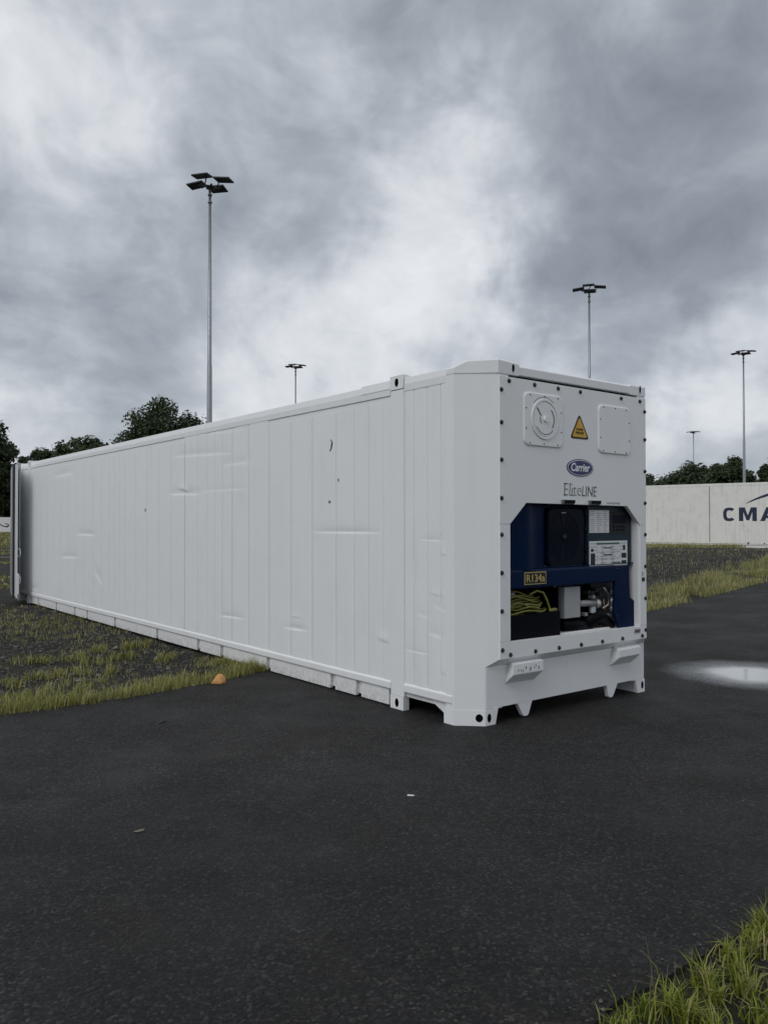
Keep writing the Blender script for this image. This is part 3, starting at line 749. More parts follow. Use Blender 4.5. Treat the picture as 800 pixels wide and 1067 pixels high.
notice(m0, mz1, m1, mz0, 4, 7, seed=5)
mw, mh = m1 - m0, mz1 - mz0
for (a, b, c_, d, mt) in ((.18, .78, .86, .93, GREEN), (.03, .14, .05, .52, INK), (.84, .97, .30, .50, INK), (.84, .97, .06, .2, INK), (.88, .94, .62, .82, INK), (.04, .10, .58, .70, INK),
                         (.36, .58, .70, .74, INK), (.36, .58, .42, .47, INK), (.58, .80, .10, .15, GREEN), (.33, .335, .05, .8, GINK), (.60, .605, .05, .8, GINK), (.18, .80, .555, .565, GINK), (.18, .80, .30, .31, GINK)):
    box('notice_field', m0 + a * mw, m0 + b * mw, yc - .0042, yc - .0022, mz0 + c_ * mh, mz0 + d * mh, mt, ctrl, 0)
# blue cross beam with the refrigerant plate
YB = .045
bz1, bz0 = pt(580, 591.5, YB)[1], pt(580, 611, YB)[1]
beam = loft('cross_beam', [[(x, y, z) for y, z in ((YB + .012, bz1 + .004), (YB, bz1 - .02), (YB, bz0 + .012), (YB + .012, bz0), (.16, bz0), (.16, bz1 + .004))] for x in (.374, pt(641, 600, YB)[0])], NAVY, RC, .004)
box('beam_lip', .374, 2.148, YB + .002, YB + .05, bz1 + .005, bz1 + .011, NAVY, RC, .003)
r0, rz1 = pt(546, 597, YB); r1, rz0 = pt(568.5, 608, YB); rz1 += .004
rp = box('refrigerant_plate', r0, r1, YB - .003, YB, rz0, rz1, PLY, RC, 0)
box('plate_field', r0 + .007, r1 - .007, YB - .0042, YB - .002, rz0 + .007, rz1 - .007, INK, rp, 0)
lettering('plate_lettering', 'R134a', r0 + .022, r1 - .020, rz0 + .020, rz1 - .020, YB - .0055, PLY, rp, .005)
for x in (.62, .70, 1.85): 
    o = bpy.data.objects.new('screw', bolt_me); col.objects.link(o); o.parent = beam; o.location = (x, YB + .002, bz1 - .035); o.scale = (.5, .6, .5)
# blue compressor guard on the right
q = lambda x, y: pt(x, y, YB)
gp = [q(641, 591), q(655, 589), q(656, 622), q(665, 630), q(666, 651), q(646, 657), q(640, 640)]
guard = prism_y('compressor_guard', gp, YB, YB + .03, NAVY, RC, .004)
for x, y in ((642, 593), (641.5, 642), (663, 640)):
    o = bpy.data.objects.new('screw', bolt_me); col.objects.link(o); o.parent = guard; xx, zz = q(x, y); o.location = (xx + .012, YB, zz); o.scale = (.5, .6, .5)
# black tray with the coiled power cable
bx1, bzt = pt(583.5, 636.5, .05); 
tray = box('cable_tray', .383, bx1, .05, .062, .645, bzt, BLACK, RC, .004)
box('tray_end', bx1 - .012, bx1, .064, .40, .645, bzt + .20, BLACK, tray, .003)
box('tray_floor', .383, bx1, .064, .40, .645, .66, BLACK, tray, 0)
rnd = random.Random(4)
bm = bmesh.new()
for k in range(11):
    pts = []; ph = rnd.random() * 6; w_ = rnd.uniform(.20, .29); zz = rnd.uniform(.86, .99); yy = rnd.uniform(.10, .20)
    for j in range(29):
        a = 2 * pi * j / 28
        pts.append((.66 + w_ * cos(a) + .015 * sin(3 * a + ph), yy + .07 * sin(a + ph * .2) + .02 * sin(2 * a), zz + .045 * sin(a + ph) - .05 * cos(a) * .8 + .01 * sin(4 * a + ph)))
    bm_tube(bm, pts, rnd.uniform(.006, .009), 7)
bm_tube(bm, [(.72, .09, 1.01), (.80, .08, 1.04), (.88, .08, 1.02), (.93, .08, .95), (.95, .07, .88), (.99, .06, .865)], .0105, 7)
cb = bmo('power_cable', bm, CABLE, RC, True)
tube('cable_plug', [(.93, .055, .868), (.99, .052, .872), (1.02, .052, .872)], [.012, .016, .011], CABLE, cb, 10)
tube('hose', [(.40, .12, .90), (.48, .10, .935), (.60, .095, .92), (.75, .10, .95)], .009, CABLED, RC)
box('junction_box', .46, .60, .14, .20, .99, 1.05, GREYM, RC, .006)
# grey switch box and machinery
w0, wz1 = pt(588, 612, .10); w1, wz0 = pt(604.5, 643, .10)
sb = box('switch_box', w0, w1, .10, .24, wz0, wz1, SWG, RC, .006)
box('terminal_rail', w0 - .075, w0 - .035, .16, .19, .70, 1.08, GREYM, RC, .003)
for k in range(7): box('terminal', w0 - .078, w0 - .032, .148, .162, .72 + k * .05, .75 + k * .05, ALU if k % 2 else GASKET, sb, .002)
yy = .14
def pp(x, y): a, b = pt(x, y, yy); return (a, yy, b)
tube('suction_pipe', [pp(602, 629), pp(612, 628.5), pp(622, 629)], .030, GREYM, RC, 14)
tube('pipe_flange', [pp(620, 629), pp(622.5, 629)], .046, ALU, RC, 14)
tube('compressor_body', [pp(610, 650), pp(622, 640), pp(634, 652)], [.06, .075, .06], BLACK, RC, 16)
tube('service_valve', [pp(616.5, 632), pp(617.5, 648)], .034, GREYM, RC, 12)
tube('discharge_pipe', [pp(626, 640), pp(634, 641.5), pp(643, 642)], .022, ALU, RC, 12)
tube('copper_line', [pp(612, 645), pp(618, 654), pp(624, 656), pp(629, 650), pp(631, 638), pp(628, 624)], .010, COPPER, RC, 8)
tube('hose', [pp(607, 650), pp(612, 653), pp(618, 658), pp(625, 659)], .010, CABLED, RC, 8)
tube('hose', [pp(628, 612), pp(634, 618), pp(633, 630), pp(627, 634)], .011, ALU, RC, 8)
tube('hose', [pp(632, 610), pp(637, 620), pp(634, 632), pp(630, 640)], .008, CABLED, RC, 8)
for k, (x, y, r_) in enumerate(((638, 616, .035), (638, 626, .04), (638, 634, .03))):
    tube('valve_block', [pp(x - 3, y), pp(x + 3, y)], r_, GREYM if k != 1 else ALU, RC, 10)
tube('receiver_tank', [pp(586, 652), pp(600, 651), pp(614, 652)], [.045, .050, .045], BLACK, RC, 14)
for x, y in ((612, 617), (620, 614), (617, 622), (626, 650), (600, 650), (609, 640), (624, 619), (632, 650), (606, 655)):
    a = pp(x, y); box('fitting', a[0] - .018, a[0] + .018, .12, .18, a[2] - .016, a[2] + .016, GREYM if x % 4 else GASKET, RC, .004)
box('floor_strip', .95, 1.85, .09, .16, .643, .655, UNITW, RC, 0)
# --- scratches through the paint on the side
def ribbon(name, pts, wd, mat, parent):
    v = []; f = []
    for i, (x, y) in enumerate(pts):
        a = on(x, y, 0, -.002); w_ = wd * (.3 + sin(pi * (i + .5) / len(pts)))
        v += [(a.x, a.y - w_, a.z), (a.x, a.y + w_, a.z), (a.x + .004, a.y - w_, a.z), (a.x + .004, a.y + w_, a.z)]
    for i in range(len(pts) - 1):
        b = i * 4; f += [(b, b + 1, b + 5, b + 4), (b, b + 4, b + 6, b + 2), (b + 1, b + 3, b + 7, b + 5)]
    return pydata(name, v, f, mat, parent)
ribbon('scratch', [(344.3, 458), (345.8, 461), (345.2, 464), (344.8, 467), (343.3, 470)], .008, GINK, wall)
ribbon('scratch', [(342.8, 521.5), (343.2, 523), (342.6, 524)], .010, GINK, wall)
ribbon('scratch', [(352, 498.5), (352.2, 500), (352.1, 501.5)], .008, GREYM, wall)
ribbon('scratch', [(151.2, 529.5), (151.6, 531), (151.0, 533)], .014, GREYM, wall)
# --- open door swung back beside the far end
dw = 1.20; hx, hy = -.035, L + .02
dd = Vector((-.215, -1, 0)).normalized(); dn = Vector((dd.y, -dd.x, 0))      # dn points away from the wall
if dn.x > 0: dn = -dn
def dbox(name, s0, s1, t0, t1, z0, z1, mat, parent, bev=.004):
    p = lambda s, t: (hx + dd.x * s + dn.x * t, hy + dd.y * s + dn.y * t)
    poly = [p(s0, t0), p(s1, t0), p(s1, t1), p(s0, t1)]
    return prism_z(name, poly, z0, z1, mat, parent, bev)
door = dbox('door', 0, dw, .0, .055, .17, 2.79, WHITE, RC)
dbox('gasket', .02, dw + .012, .056, .085, .15, 2.80, GASKET, door)
dbox('door_liner', .04, dw - .02, .086, .110, .19, 2.76, GREYM, door)
for s in (.35, .95):
    p = lambda t, z: (hx + dd.x * s + dn.x * t, hy + dd.y * s + dn.y * t, z)
    tube('lock_rod', [p(-.04, .12), p(-.04, 2.84)], .017, GALV, door, 8)
for z in (.50, 1.04, 1.42, 2.3):
    p = lambda s_, t: (hx + dd.x * s_ + dn.x * t, hy + dd.y * s_ + dn.y * t, z)
    pts = [(hx + dd.x * s_ + dn.x * t, hy + dd.y * s_ + dn.y * t, z + dz) for s_, t, dz in ((dw - .06, .0, -.07), (dw - .05, -.045, -.07), (dw - .05, -.052, 0), (dw - .05, -.045, .07), (dw - .06, 0, .07))]
    if z < 1.2: tube('handle_bracket', [(a, b, c_) for a, b, c_ in pts], .011, WHITE, door, 7)
dbox('door_hinge', dw - .08, dw + .012, -.03, .03, .13, .62, WHITE, door, .008)
dbox('lock_cam', dw - .10, dw + .02, -.045, .0, .09, .22, GALV, door, .008)
for z in (.45, 1.1, 1.75, 2.4): dbox('hinge', -.06, .06, -.012, .06, z - .06, z + .06, WHITE, door, .006)
# far end frame
box('door_sill', .02, W - .02, L - .10, L, .02, .24, WHITE, RC, .008)
box('door_header', .02, W - .02, L - .10, L, 2.74, H - .012, WHITE, RC, .008)
box('door_post', -.001, .13, L - .12, L - .001, .03, 2.885, WHITE, RC, .01)
box('door_post', W - .13, W, L - .12, L - .001, .03, 2.885, WHITE, RC, .01)
panel(12.962, L - .125, .225, HP + .002, wall)

# ------------------------------------------------------------------ the other containers
def cargo(label, loc, rz, mat, Lc, seams_, letters=True, name='shipping_container'):
    e = empty(name, loc, rz); tag(e, label, 'container')
    Hc, Wc = 2.896, 2.44
    body = box('container_body', .08, Lc - .08, .012, Wc, .17, Hc - .04, mat, e, 0)
    box('top_rail', .18, Lc - .18, -.004, .09, Hc - .14, Hc - .02, mat, e, .008)
    box('bottom_rail', .18, Lc - .18, -.006, .09, .13, .24, mat, e, .008)
    box('skirt_plate', .18, Lc - .18, .02, .08, .012, .125, mat, e, 0)
    for x in (0, Lc - .16):
        box('corner_post', x, x + .16, -.004, .12, .118, Hc - .118, mat, e, .008)
        for z in (0, Hc - .118): box('corner_casting', x - .002, x + .178, -.008, .16, z, z + .118, mat, e, .008)
        box('end_wall', x + .02, x + .14, .13, Wc, .02, Hc - .02, mat, e, 0)
    for a, b in zip(seams_, seams_[1:]):
        box('side_panel', a + .008, b - .008, -.001, .014, .245, Hc - .145, mat, e, .004)
    return e, body
ca, cb_ = at(675, 570, 37.9), at(800, 571, 34.6)
u = (cb_ - ca); u.z = 0; u.normalize(); rz = math.atan2(u.y, u.x)
X0 = 4.6                                            # metres of it hidden behind the near container
base = ca - u * X0; base.z = .525
sm = [.16] + [X0 + 2.8126 + k * 1.78 for k in range(-4, 3)] + [12.03]
cm, cbody = cargo('cream container with dark blue lettering and arc, behind the near container', base, rz, CREAM, 12.192, sm)
for k in (-2, 0):
    box('seam_strip', X0 + 2.8126 + k * 1.78 - .016, X0 + 2.8126 + k * 1.78 + .016, -.003, .012, .245, 2.75, STALK, cm, 0)
yl = -.0025; zl0, zl1 = 1.715 - .525, 2.318 - .525
def block_letter(ch, x0, x1):
    bm = bmesh.new(); w_, h_ = x1 - x0, zl1 - zl0
    def poly(p): bm_loft(bm, [[(x0 + a * w_, yl, zl0 + b * h_) for a, b in p], [(x0 + a * w_, yl + .003, zl0 + b * h_) for a, b in p]])
    if ch == 'M': poly([(0, 0), (0, 1), (.33, 1), (.5, .42), (.67, 1), (1, 1), (1, 0), (.75, 0), (.75, .66), (.58, .06), (.42, .06), (.25, .66), (.25, 0)])
    elif ch == 'A':
        poly([(0, 0), (.27, 0), (.499, .74), (.499, 1), (.35, 1)]); poly([(1, 0), (.73, 0), (.501, .74), (.501, 1), (.65, 1)]); poly([(.334, .2), (.666, .2), (.604, .4), (.396, .4)])
    else:
        n = 26; pr = []
        for k in range(n + 1):
            a = R(42) + R(276) * k / n; ca, sa = cos(a), sin(a); m_ = lambda q: math.copysign(abs(q) ** .72, q)
            pr.append(((.5 + .5 * m_(ca), .5 + .5 * m_(sa)), (.5 + .22 * m_(ca), .5 + .29 * m_(sa))))
        for (a, b), (c_, d) in zip(pr, pr[1:]): poly([a, b, d, c_])
        if ch == 'G': poly([(.55, .36), (.55, .55), (.999, .55), (.999, .12), (.75, .12), (.75, .36)])
    return bmo('letter', bm, NAVINK, cm)
for ch, x0, x1 in (('C', 3.396, 3.925), ('M', 4.06, 4.80), ('A', 4.93, 5.66), ('C', 6.15, 6.68), ('G', 6.80, 7.36)):
    block_letter(ch, X0 + x0, X0 + x1)
# the arc over the letters
v = []; f = []
for k in range(25):
    t = k / 24; x = X0 + 4.37 + 2.6 * t; z = 2.50 - .525 + .62 * sin(t * pi * .62) ** .85
    th = .018 + .11 * sin(pi * min(1, t * 1.05 + .02)) ** .8
    v += [(x, yl, z - th), (x, yl, z), (x, yl + .004, z - th), (x, yl + .004, z)]
for k in range(24):
    b = k * 4; f += [(b, b + 1, b + 5, b + 4), (b, b + 4, b + 6, b + 2), (b + 1, b + 3, b + 7, b + 5)]
pydata('arc_emblem', v, f, NAVINK, cm)
box('latch', X0 + 4.41, X0 + 4.47, -.02, .0, .17, .27, GASKET, cm, .004)
box('latch', X0 + 5.08, X0 + 5.12, -.02, .0, .19, .25, GASKET, cm, .004)
box('dark_line', X0 - 2.0, X0 + 6.2, -.0085, -.004, .178, .196, STALK, cm, 0)  # thin dark line along the bottom rail
# far white container seen past the open door
wp = at(4, 548, 150); 
wrz = math.atan2(-sin(YAW), cos(YAW))
fc, fbody = cargo('white container far off at the foot of the dark tree', (wp.x - 9.2 * cos(wrz), wp.y - 9.2 * sin(wrz), 0), wrz, FARW, 12.192, [.16] + [.16 + 1.98 * k for k in range(1, 6)] + [12.03])
bm = bmesh.new()
pts = [(7.6, 1.9), (8.3, 1.7), (8.9, 1.35), (9.3, 1.15), (9.8, 1.15), (10.3, 1.4)]
for (a, b), (c_, d) in zip(pts, pts[1:]): bm_loft(bm, [[(a, -.012, b - .10), (a, -.012, b + .10), (a, .0, b + .10), (a, .0, b - .10)], [(c_, -.012, d - .10), (c_, -.012, d + .10), (c_, 0, d + .10), (c_, 0, d - .10)]])
bmo('arc_emblem', bm, NAVINK, fc)
bm = bmesh.new()
for (a, b), (c_, d) in zip([(9.5, 1.75), (10.3, 1.4)], [(10.3, 1.4), (9.8, .95)]): bm_loft(bm, [[(a, -.02, b - .08), (a, -.02, b + .08), (a, -.008, b + .08), (a, -.008, b - .08)], [(c_, -.02, d - .08), (c_, -.02, d + .08), (c_, -.008, d + .08), (c_, -.008, d - .08)]])
bmo('emblem_point', bm, NAVINK, fc)

# ------------------------------------------------------------------ floodlight masts
MH = 18.0
def make_mast():
    e = empty('floodlight_mast')
    bm = bmesh.new(); bm_tube(bm, [(0, 0, 0), (0, 0, 1.5), (0, 0, 9.), (0, 0, 9.05), (0, 0, 17.45)], [.165, .150, .115, .100, .065], 14); bmo('pole', bm, GALV, e, True)
    bm = bmesh.new(); bm_box(bm, -.26, .26, -.26, .26, 0, .03, .006)
    for sx_ in (-1, 1):
        for sy_ in (-1, 1): bm_tube(bm, [(sx_ * .2, sy_ * .2, .03), (sx_ * .2, sy_ * .2, .09)], .02, 6)
    bmo('base_plate', bm, GALV, e)
    for z in (16.65, 17.0): tube('collar', [(0, 0, z), (0, 0, z + .07)], .105, GALV, e, 12)
    bm = bmesh.new()
    bm_tube(bm, [(-.50, -.16, 17.40), (.50, -.16, 17.40)], .035, 6); bm_tube(bm, [(-.50, .16, 17.46), (.50, .16, 17.46)], .035, 6); bm_tube(bm, [(0, -.3, 17.43), (0, .3, 17.43)], .05, 6)
    bm_box(bm, -.16, .16, -.12, .12, 17.32, 17.40, .01)
    bmo('crossarm', bm, LAMPB, e)
    for sx_, sy_ in ((-1, -1), (1, -1), (-1, 1), (1, 1)):
        cx, cy, cz = sx_ * .50, sy_ * .56, 17.62
        M = Matrix.Translation((cx, cy, cz)) @ Matrix.Rotation(sx_ * R(5), 4, 'Y') @ Matrix.Rotation(-sy_ * R(5), 4, 'X') @ Matrix.Rotation(R(-38), 4, 'Z')
        bm = bmesh.new(); bm_box(bm, -.40, .40, -.31, .31, -.03, .04, .012)
        for k in range(7): bm_box(bm, -.36 + .11 * k, -.34 + .11 * k, -.2, .2, .035, .06)
        bm.transform(M); fl = bmo('floodlight', bm, LAMPB, e)
        bm = bmesh.new(); bm_box(bm, -.36, .36, -.27, .27, -.038, -.028); bm.transform(M); bmo('lens', bm, LAMPG, fl)
        tube('bracket', [(sx_ * .28, sy_ * .16, 17.42), (sx_ * .30, sy_ * .34, 17.44), (cx - sx_ * .2, cy, cz - .03)], .028, LAMPB, fl, 6)
    return e
masts = [((219, 183), 0.0, 18, 'tall galvanised floodlight mast above the middle of the near container, largest in view', .10),
         ((613.5, 303), 0, 18, 'floodlight mast rising behind the cooling unit end of the near container', .55),
         ((774, 369), 0, 18, 'floodlight mast standing behind the arc and letters of the cream container', .3),
         ((722, 451), 0, 18, 'smallest and farthest floodlight mast, above the left half of the cream container', .8),
         ((308, 383), 0, 18, 'short looking far floodlight mast over the roof line right of the tallest mast', .2)]
proto = make_mast()
for i, ((x, y), _, h, lab, rot) in enumerate(masts):
    d = ray(x, y); t = (MH - CAM.z) / d.z; p = CAM + d * t
    o = proto if i == 0 else copy_tree(proto)
    az = math.atan2(p.y - CAM.y, p.x - CAM.x) - pi / 2
    o.location = (p.x, p.y, terr(p.x, p.y)); o.rotation_euler = (0, 0, az + rot + .12)
    tag(o, lab, 'floodlight mast', 'floodlight masts of the yard')

# ------------------------------------------------------------------ trees
def tree(label, px, top, depth, wpx, base_z=None, seed=1, n=9000, leaf=.30, low=.25, squat=1.0, name='broadleaf_tree'):
    rnd = random.Random(seed)
    p = at(px, top, depth); bz = terr(p.x, p.y) if p.x < 60 else .56; hgt = p.z - bz; cw = wpx / FPX * depth / 2
    e = empty(name, (p.x, p.y, bz)); tag(e, label, 'tree', 'trees round the yard')
    bm = bmesh.new(); tr = hgt * .022
    bm_tube(bm, [(0, 0, 0), (.1, 0, hgt * .2), (-.1, .1, hgt * .45), (.1, 0, hgt * .8)], [tr * 1.4, tr, tr * .75, tr * .2], 9)
    lobes = []
    hz_ = hgt * (1 - low) / 2; zc = hgt - hz_
    for k in range(58):
        d = Vector((rnd.gauss(0, 1), rnd.gauss(0, 1), rnd.gauss(0, 1))).normalized() * (rnd.random() ** .45) * .80
        c = Vector((d.x * cw, d.y * cw, zc + d.z * hz_)); s = cw * rnd.uniform(.20, .36)
        c.z = min(c.z, hgt - s * .7)
        lobes.append((c, s))
        if k % 3 == 0: bm_tube(bm, [(0, 0, hgt * rnd.uniform(.2, .5)), (c.x * .5, c.y * .5, c.z * .78), (c.x * .95, c.y * .95, c.z)], [tr * .5, tr * .28, tr * .08], 6)
    lobes.append((Vector((0, 0, hgt - cw * .28)), cw * .30))
    bmo('trunk', bm, WOODBARK, e, True)
    v = []; f = []
    tot = sum(s * s for _, s in lobes)
    for c, s in lobes:
        for _ in range(int(n * 1.7 * s * s / tot)):
            d = Vector((rnd.gauss(0, 1), rnd.gauss(0, 1), rnd.gauss(0, 1))).normalized()
            q = c + Vector((d.x, d.y, d.z * .85 * squat)) * s * (rnd.random() ** .38) * rnd.uniform(.8, 1.18)
            nn = (d + Vector((rnd.gauss(0, .6), rnd.gauss(0, .6), rnd.gauss(0, .6) + .5))).normalized()
            a = nn.cross(Vector((rnd.random(), rnd.random(), rnd.random() - .5))).normalized(); b = nn.cross(a)
            l = leaf * rnd.uniform(.6, 1.35); i = len(v)
            v += [q - a * l, q - b * l * .55, q + a * l, q + b * l * .55]; f.append((i, i + 1, i + 2, i + 3))
    me = bpy.data.meshes.new('crown'); me.from_pydata([tuple(q) for q in v], [], f); me.update()
    link('crown', me, LEAF, e)
    return e
tree('tall dark tree at the left edge, beside the open door', -16, 431, 168, 84, seed=3, n=14000, leaf=.45, low=.0)
tree('dark undergrowth below the tall dark tree, over the distant white container', 2, 505, 174, 70, seed=31, n=7000, leaf=.45, low=0.)
tree('lowest treetop right beside the open container door', 24, 474, 186, 40, seed=33, n=4500, leaf=.42)
tree('low tree next to the tall dark tree, over the far end of the container', 42, 465, 178, 60, seed=4, n=6000, leaf=.42)
tree('small bushy tree over the container roof, second right of the tall dark tree', 66, 461, 182, 58, seed=14, n=6000, leaf=.42)
tree('rounded medium tree showing above the container roof left of the big round tree', 95, 452, 165, 62, seed=5, n=7000, leaf=.38)
tree('big round tree left of the tallest floodlight mast', 170, 411, 115, 106, seed=16, n=16000, leaf=.26, low=.20)
tree('sliver of a small tree against the right edge of the near container', 676, 493, 150, 34, seed=7, n=4000, leaf=.32)
tree('broad low tree behind the farthest mast and cream container', 720, 482, 135, 78, seed=8, n=9000, leaf=.30)
tree('bushy tree left of the mast over the cream container lettering', 765, 474, 120, 60, seed=9, n=9000, leaf=.28)
tree('tree cut off by the right edge of the picture', 806, 474, 110, 38, seed=10, n=7000, leaf=.26)
tree('pale low shrub tree just behind the cream container between two bushy trees', 743, 486, 140, 44, seed=11, n=4000, leaf=.30)

# ------------------------------------------------------------------ grass, stones, litter
def blades(name, spots, mat, label, cat='grass'):
    """spots: (x, y, z, height, width, lean) of single blades, gathered into one mesh"""
    rnd = random.Random(len(spots)); v = []; f = []
    for (x, y, z, h, w, ln) in spots:
        a = rnd.random() * 2 * pi; dx, dy = cos(a), sin(a); sx_, sy_ = -dy * w, dx * w
        i = len(v); l1, l2 = ln * .35 * h, ln * h
        z1, z2 = h * .55, h * math.sqrt(max(.15, 1 - ln * ln * .7))
        v += [(x - sx_, y - sy_, z - .01), (x + sx_, y + sy_, z - .01), (x + dx * l1 - sx_ * .8, y + dy * l1 - sy_ * .8, z + z1), (x + dx * l1 + sx_ * .8, y + dy * l1 + sy_ * .8, z + z1), (x + dx * l2, y + dy * l2, z + z2)]
        f += [(i, i + 1, i + 3, i + 2), (i + 2, i + 3, i + 4)]
    me = bpy.data.meshes.new(name); me.from_pydata(v, [], f); me.update()
    return tag(link(name, me, mat), label, cat, kind='stuff')
rnd = random.Random(21)
sp = []
def clump(x, y, n, rad, h, w, lean=(.1, .7), hz=None):
    z = terr(x, y) - .012
    for _ in range(n):
        r = rad * abs(rnd.gauss(0, .6)); a = rnd.random() * 2 * pi
        sp.append((x + r * cos(a), y + r * sin(a), z, h * (.35 + .55 * rnd.random() + .75 * rnd.random() ** 5), w * rnd.uniform(.6, 1.3), rnd.uniform(*lean)))
# left verge between the road edge and the cinders
for _ in range(820):
    x = rnd.uniform(-4.2, .05); o = rnd.random() ** 1.6 * 1.5
    if rnd.random() > 1 - .5 * o / 1.5: continue
    y = edge_y(x) + .01 + o + .05 * mnoise.noise(Vector((x * 4, 1, 1)))
    if x > -.01 and y > 3.35: continue
    k = mnoise.noise(Vector((x * 1.5, y * 1.5, 8)))
    if k < -.10 + .55 * (o / 1.5) - .25 * (o < .35): continue
    clump(x, y, rnd.randint(14, 40), .10, rnd.uniform(.04, .14) * (1.2 if o < .4 else .8), .0024, (.1, .9))
for _ in range(50):     # fringe along the container foot
    y = rnd.uniform(3.25, 4.2); clump(-.03 - abs(rnd.gauss(0, .06)), y, 12, .05, .13 if y < 3.6 else .08, .003)
for (x, y) in ((20, 636), (10, 650), (45, 632), (60, 640), (0, 640), (5, 660), (75, 645), (30, 645), (-10, 650), (90, 652), (40, 650), (15, 642), (50, 660), (110, 655)):
    q = on(x, y, 2, 0)
    for _ in range(10): clump(q.x + rnd.gauss(0, .35), q.y + rnd.gauss(0, .55), 12, .16, rnd.uniform(.03, .09), .004)
for (x, y) in ((150, 672), (138, 674), (105, 677), (62, 688), (78, 702), (60, 704), (30, 690), (100, 690), (130, 685), (170, 686), (20, 712), (45, 705), (118, 700), (85, 684)):
    q = on(x, y, 2, 0)
    for _ in range(5): clump(q.x + rnd.gauss(0, .07), q.y + rnd.gauss(0, .07), 26, .07, .12, .0035, (.3, .95))
for _ in range(1500):    # thin scatter of single blades over the cinders
    x = rnd.uniform(-5, -.05); y = rnd.uniform(2.9, 9.5)
    if y < edge_y(x) + .05 or mnoise.noise(Vector((x * .8, y * .8, 1))) < -.12: continue
    clump(x, y, rnd.randint(2, 6), .07, rnd.uniform(.02, .075), .003, (.2, .95))
blades('verge_grass', sp, GRASS, 'yellow green grass along the road edge left of the container')

# right verge
sp = []
for _ in range(2600):
    x = rnd.uniform(2.7, 22); o = rnd.random() ** 1.3 * (1.9 if x > 9 else 1.5); y = edge_y(x) + .04 + o
    k = mnoise.noise(Vector((x * .9, y * 1.2, 3)))
    if k < -.25 + .55 * o / 1.8: continue
    clump(x, y, rnd.randint(14, 30), .16, rnd.uniform(.07, .30) * (1 if o > .3 else .7), .0042, (.1, .85))
for _ in range(420):    # grass at the foot of the cream container
    s = rnd.uniform(-1, 4.2); q = base + u * (X0 + s) + Vector((u.y, -u.x, 0)) * rnd.uniform(.1, 2.6 - .5 * s if s < 4 else .6)
    clump(q.x, q.y, 14, .25, rnd.uniform(.08, .2), .012)
for _ in range(5200):    # wisps over the cinders
    x = rnd.uniform(8, 30); y = rnd.uniform(7, 22)
    if mnoise.noise(Vector((x * .5, y * .5, 6))) > -.1: clump(x, y, 2, .3, rnd.uniform(.03, .14), .006)
blades('bank_grass', sp, GRASSB, 'dry grass along the far road edge right of the container')
# distant left grass
sp = []
for _ in range(900):
    dp_ = rnd.uniform(20, 58); q = at(rnd.uniform(-50, 30), 570, dp_)
    if mnoise.noise(Vector((q.x * .13, q.y * .35, 2.2))) > .02: clump(q.x, q.y, 7, .45, rnd.uniform(.04, .12), .014)
for _ in range(700):
    q = at(rnd.uniform(-60, 40), 560, rnd.uniform(60, 148)); clump(q.x, q.y, 9, .8, rnd.uniform(.12, .3), .04)
blades('distant_grass', sp, GRASS, 'distant strip of grass behind the open door')
# near corner tufts
sp = []
TUFTS = [(655, 1060, .11, 60), (672, 1048, .12, 60), (700, 1045, .16, 110), (712, 1060, .17, 100), (735, 1020, .15, 130), (745, 1035, .12, 80), (770, 1010, .14, 110), (778, 1028, .13, 120), (760, 990, .12, 80),
         (785, 985, .14, 90), (795, 960, .16, 120), (800, 975, .15, 80), (790, 1055, .13, 90), (815, 1040, .15, 90), (780, 965, .08, 40), (640, 1070, .10, 50), (745, 1075, .14, 80), (830, 990, .16, 100), (725, 1062, .10, 50)]
for (x, y, h, n) in TUFTS:
    q = on(x, y + 8, 2, -.01)
    clump(q.x, q.y, int(n * .80), .05, h * .70, .0030, (.4, .99))
for _ in range(24):
    x = rnd.uniform(-3.2, 1.5); y = near_y(x) - .06 - rnd.random() ** .8 * 1.3
    clump(x, y, 16, .06, rnd.uniform(.03, .10), .002, (.2, .95))
blades('corner_grass', sp, GRASSN, 'bright green grass tufts in the near right corner')
bm = bmesh.new()
for (x, y, h, lx) in ((682, 1052, .24, -.03), (703, 1040, .14, .0), (693, 1045, .13, .01), (744, 1030, .13, -.02), (758, 1000, .10, .05), (770, 1050, .12, .1), (676, 1062, .16, .01), (790, 1040, .12, -.08), (768, 985, .08, -.1), (780, 1000, .09, .1)):
    q = on(x, y, 2, -.01); r_ = Vector((RT.x, RT.y, 0))
    bm_tube(bm, [q, q + r_ * lx * .4 + Vector((0, 0, h * .6)), q + r_ * lx + Vector((0, 0, h))], [.0014, .0012, .0006], 5)
o = bmo('dry_stalks', bm, STALK); tag(o, 'thin dry stalks standing in the near corner grass', 'grass', kind='stuff')
# cinders and stones
def stones(name, pts, label):
    rnd = random.Random(len(pts)); v = []; f = []
    for (x, y, z, s) in pts:
        i = len(v); a = rnd.random() * 6.3
        for k in range(4):
            q = s * rnd.uniform(.7, 1.3); v.append((x + q * cos(a + k * pi / 2), y + q * sin(a + k * pi / 2), z + s * rnd.uniform(-.1, .3)))
        v.append((x + s * rnd.uniform(-.3, .3), y + s * rnd.uniform(-.3, .3), z + s * rnd.uniform(.5, 1.0)))
        f += [(i + k, i + (k + 1) % 4, i + 4) for k in range(4)]
    me = bpy.data.meshes.new(name); me.from_pydata(v, [], f); me.update()
    return tag(link(name, me, STONE), label, 'stones', kind='stuff')
pts = []
for _ in range(16000):
    x = rnd.uniform(-5.5, -.02); y = rnd.uniform(2.6, 12.5)
    if y < edge_y(x) + .05: continue
    pts.append((x, y, -.018, rnd.uniform(.006, .024) * (1.9 if rnd.random() < .06 else 1)))
stones('cinder_gravel', pts, 'dark cinder gravel beside the left side of the container')
pts = []
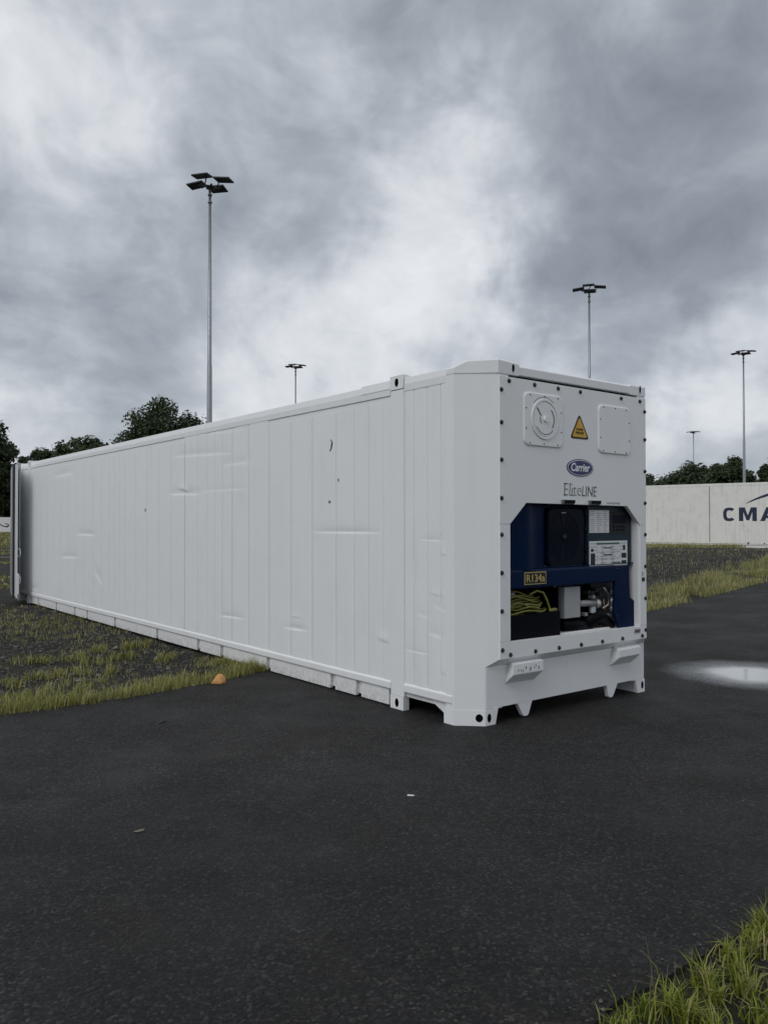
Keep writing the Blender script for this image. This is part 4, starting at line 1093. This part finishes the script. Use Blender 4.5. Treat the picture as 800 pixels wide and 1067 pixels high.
for _ in range(14000):
    x = rnd.uniform(3, 30); y = rnd.uniform(4, 22)
    if y < edge_y(x) + .3: continue
    pts.append((x, y, terr(x, y) - .015, rnd.uniform(.012, .05)))
stones('bank_cinders', pts, 'dark cinders on the bare bank before the cream container')
pts = []
for _ in range(240):
    x, y = rnd.uniform(-6, 6), rnd.uniform(-2.7, 2.7)
    if -.1 < x < 2.6 and y > 0: continue
    pts.append((x, y, .0005, rnd.uniform(.002, .006)))
for _ in range(2600):
    x = rnd.uniform(-3.4, 2); y = near_y(x) + .12 - rnd.random() * 1.2; pts.append((x, y, .001 if y > near_y(x) else -.016, rnd.uniform(.003, .010)))
stones('road_grit', pts, 'loose grit scattered over the dark road')
# orange stone at the road edge
def lump(name, loc, size, seed, mat, label, cat, sq=(1, 1, 1)):
    bm = bmesh.new(); bmesh.ops.create_icosphere(bm, subdivisions=3, radius=1)
    planes = []; rr = random.Random(seed)
    for _ in range(11): planes.append((Vector((rr.gauss(0, 1), rr.gauss(0, 1), rr.gauss(0, 1))).normalized(), rr.uniform(.55, .85)))
    for vv in bm.verts:
        for n_, d in planes:
            e_ = vv.co.dot(n_) - d
            if e_ > 0: vv.co -= n_ * e_
        vv.co *= 1 + .05 * mnoise.noise(vv.co * 3)
        vv.co = Vector((vv.co.x * sq[0], vv.co.y * sq[1], vv.co.z * sq[2])) * size
    mz = min(vv.co.z for vv in bm.verts)
    for vv in bm.verts: vv.co.z -= mz
    o = bmo(name, bm, mat); o.location = loc; tag(o, label, cat); return o
q = on(228, 711.5, 2, 0)
bm = bmesh.new()
bm_loft(bm, [[(-.075, -.045, 0), (.035, -.055, 0), (.070, -.01, 0), (.055, .05, 0), (-.05, .045, 0)], [(-.062, -.050, .018), (.045, -.060, .020), (.078, -.01, .030), (.060, .045, .035), (-.045, .04, .025)],
             [(-.022, -.035, .080), (.030, -.045, .078), (.062, -.01, .068), (.045, .03, .075), (-.012, .02, .082)], [(-.004, -.02, .100), (.020, -.025, .100), (.030, -.01, .096), (.025, .01, .095), (0, .005, .099)]])
bmesh.ops.bevel(bm, geom=list(bm.edges), offset=.006, segments=2, affect='EDGES')
for vv in bm.verts: vv.co += Vector((1, 1, 1)) * .004 * mnoise.noise(vv.co * 40)
o = bmo('stone', bm, ORST); o.location = (q.x, q.y, -.006); o.rotation_euler = (0, 0, -YAW); tag(o, 'small orange stone lying on the road edge by the grass', 'stone')
q = on(428, 829.5, 2, 0)
o = lump('litter_scrap', (q.x, q.y, -.001), .017, 8, PAPER, 'tiny pale scrap lying on the open asphalt', 'litter', (1.4, .8, .35)); o.rotation_euler = (0, 0, -YAW)
q = on(169, 753, 2, 0)
lump('tar_lump', (q.x, q.y, -.001), .030, 9, INK, 'black lump of tar on the asphalt below the orange stone', 'stone', (1.2, .8, .3))
q = on(146, 866, 2, 0)
lump('leaf_scrap', (q.x, q.y, -.001), .024, 10, STALK, 'small grey scrap on the asphalt at lower left', 'litter', (1.6, .6, .2))
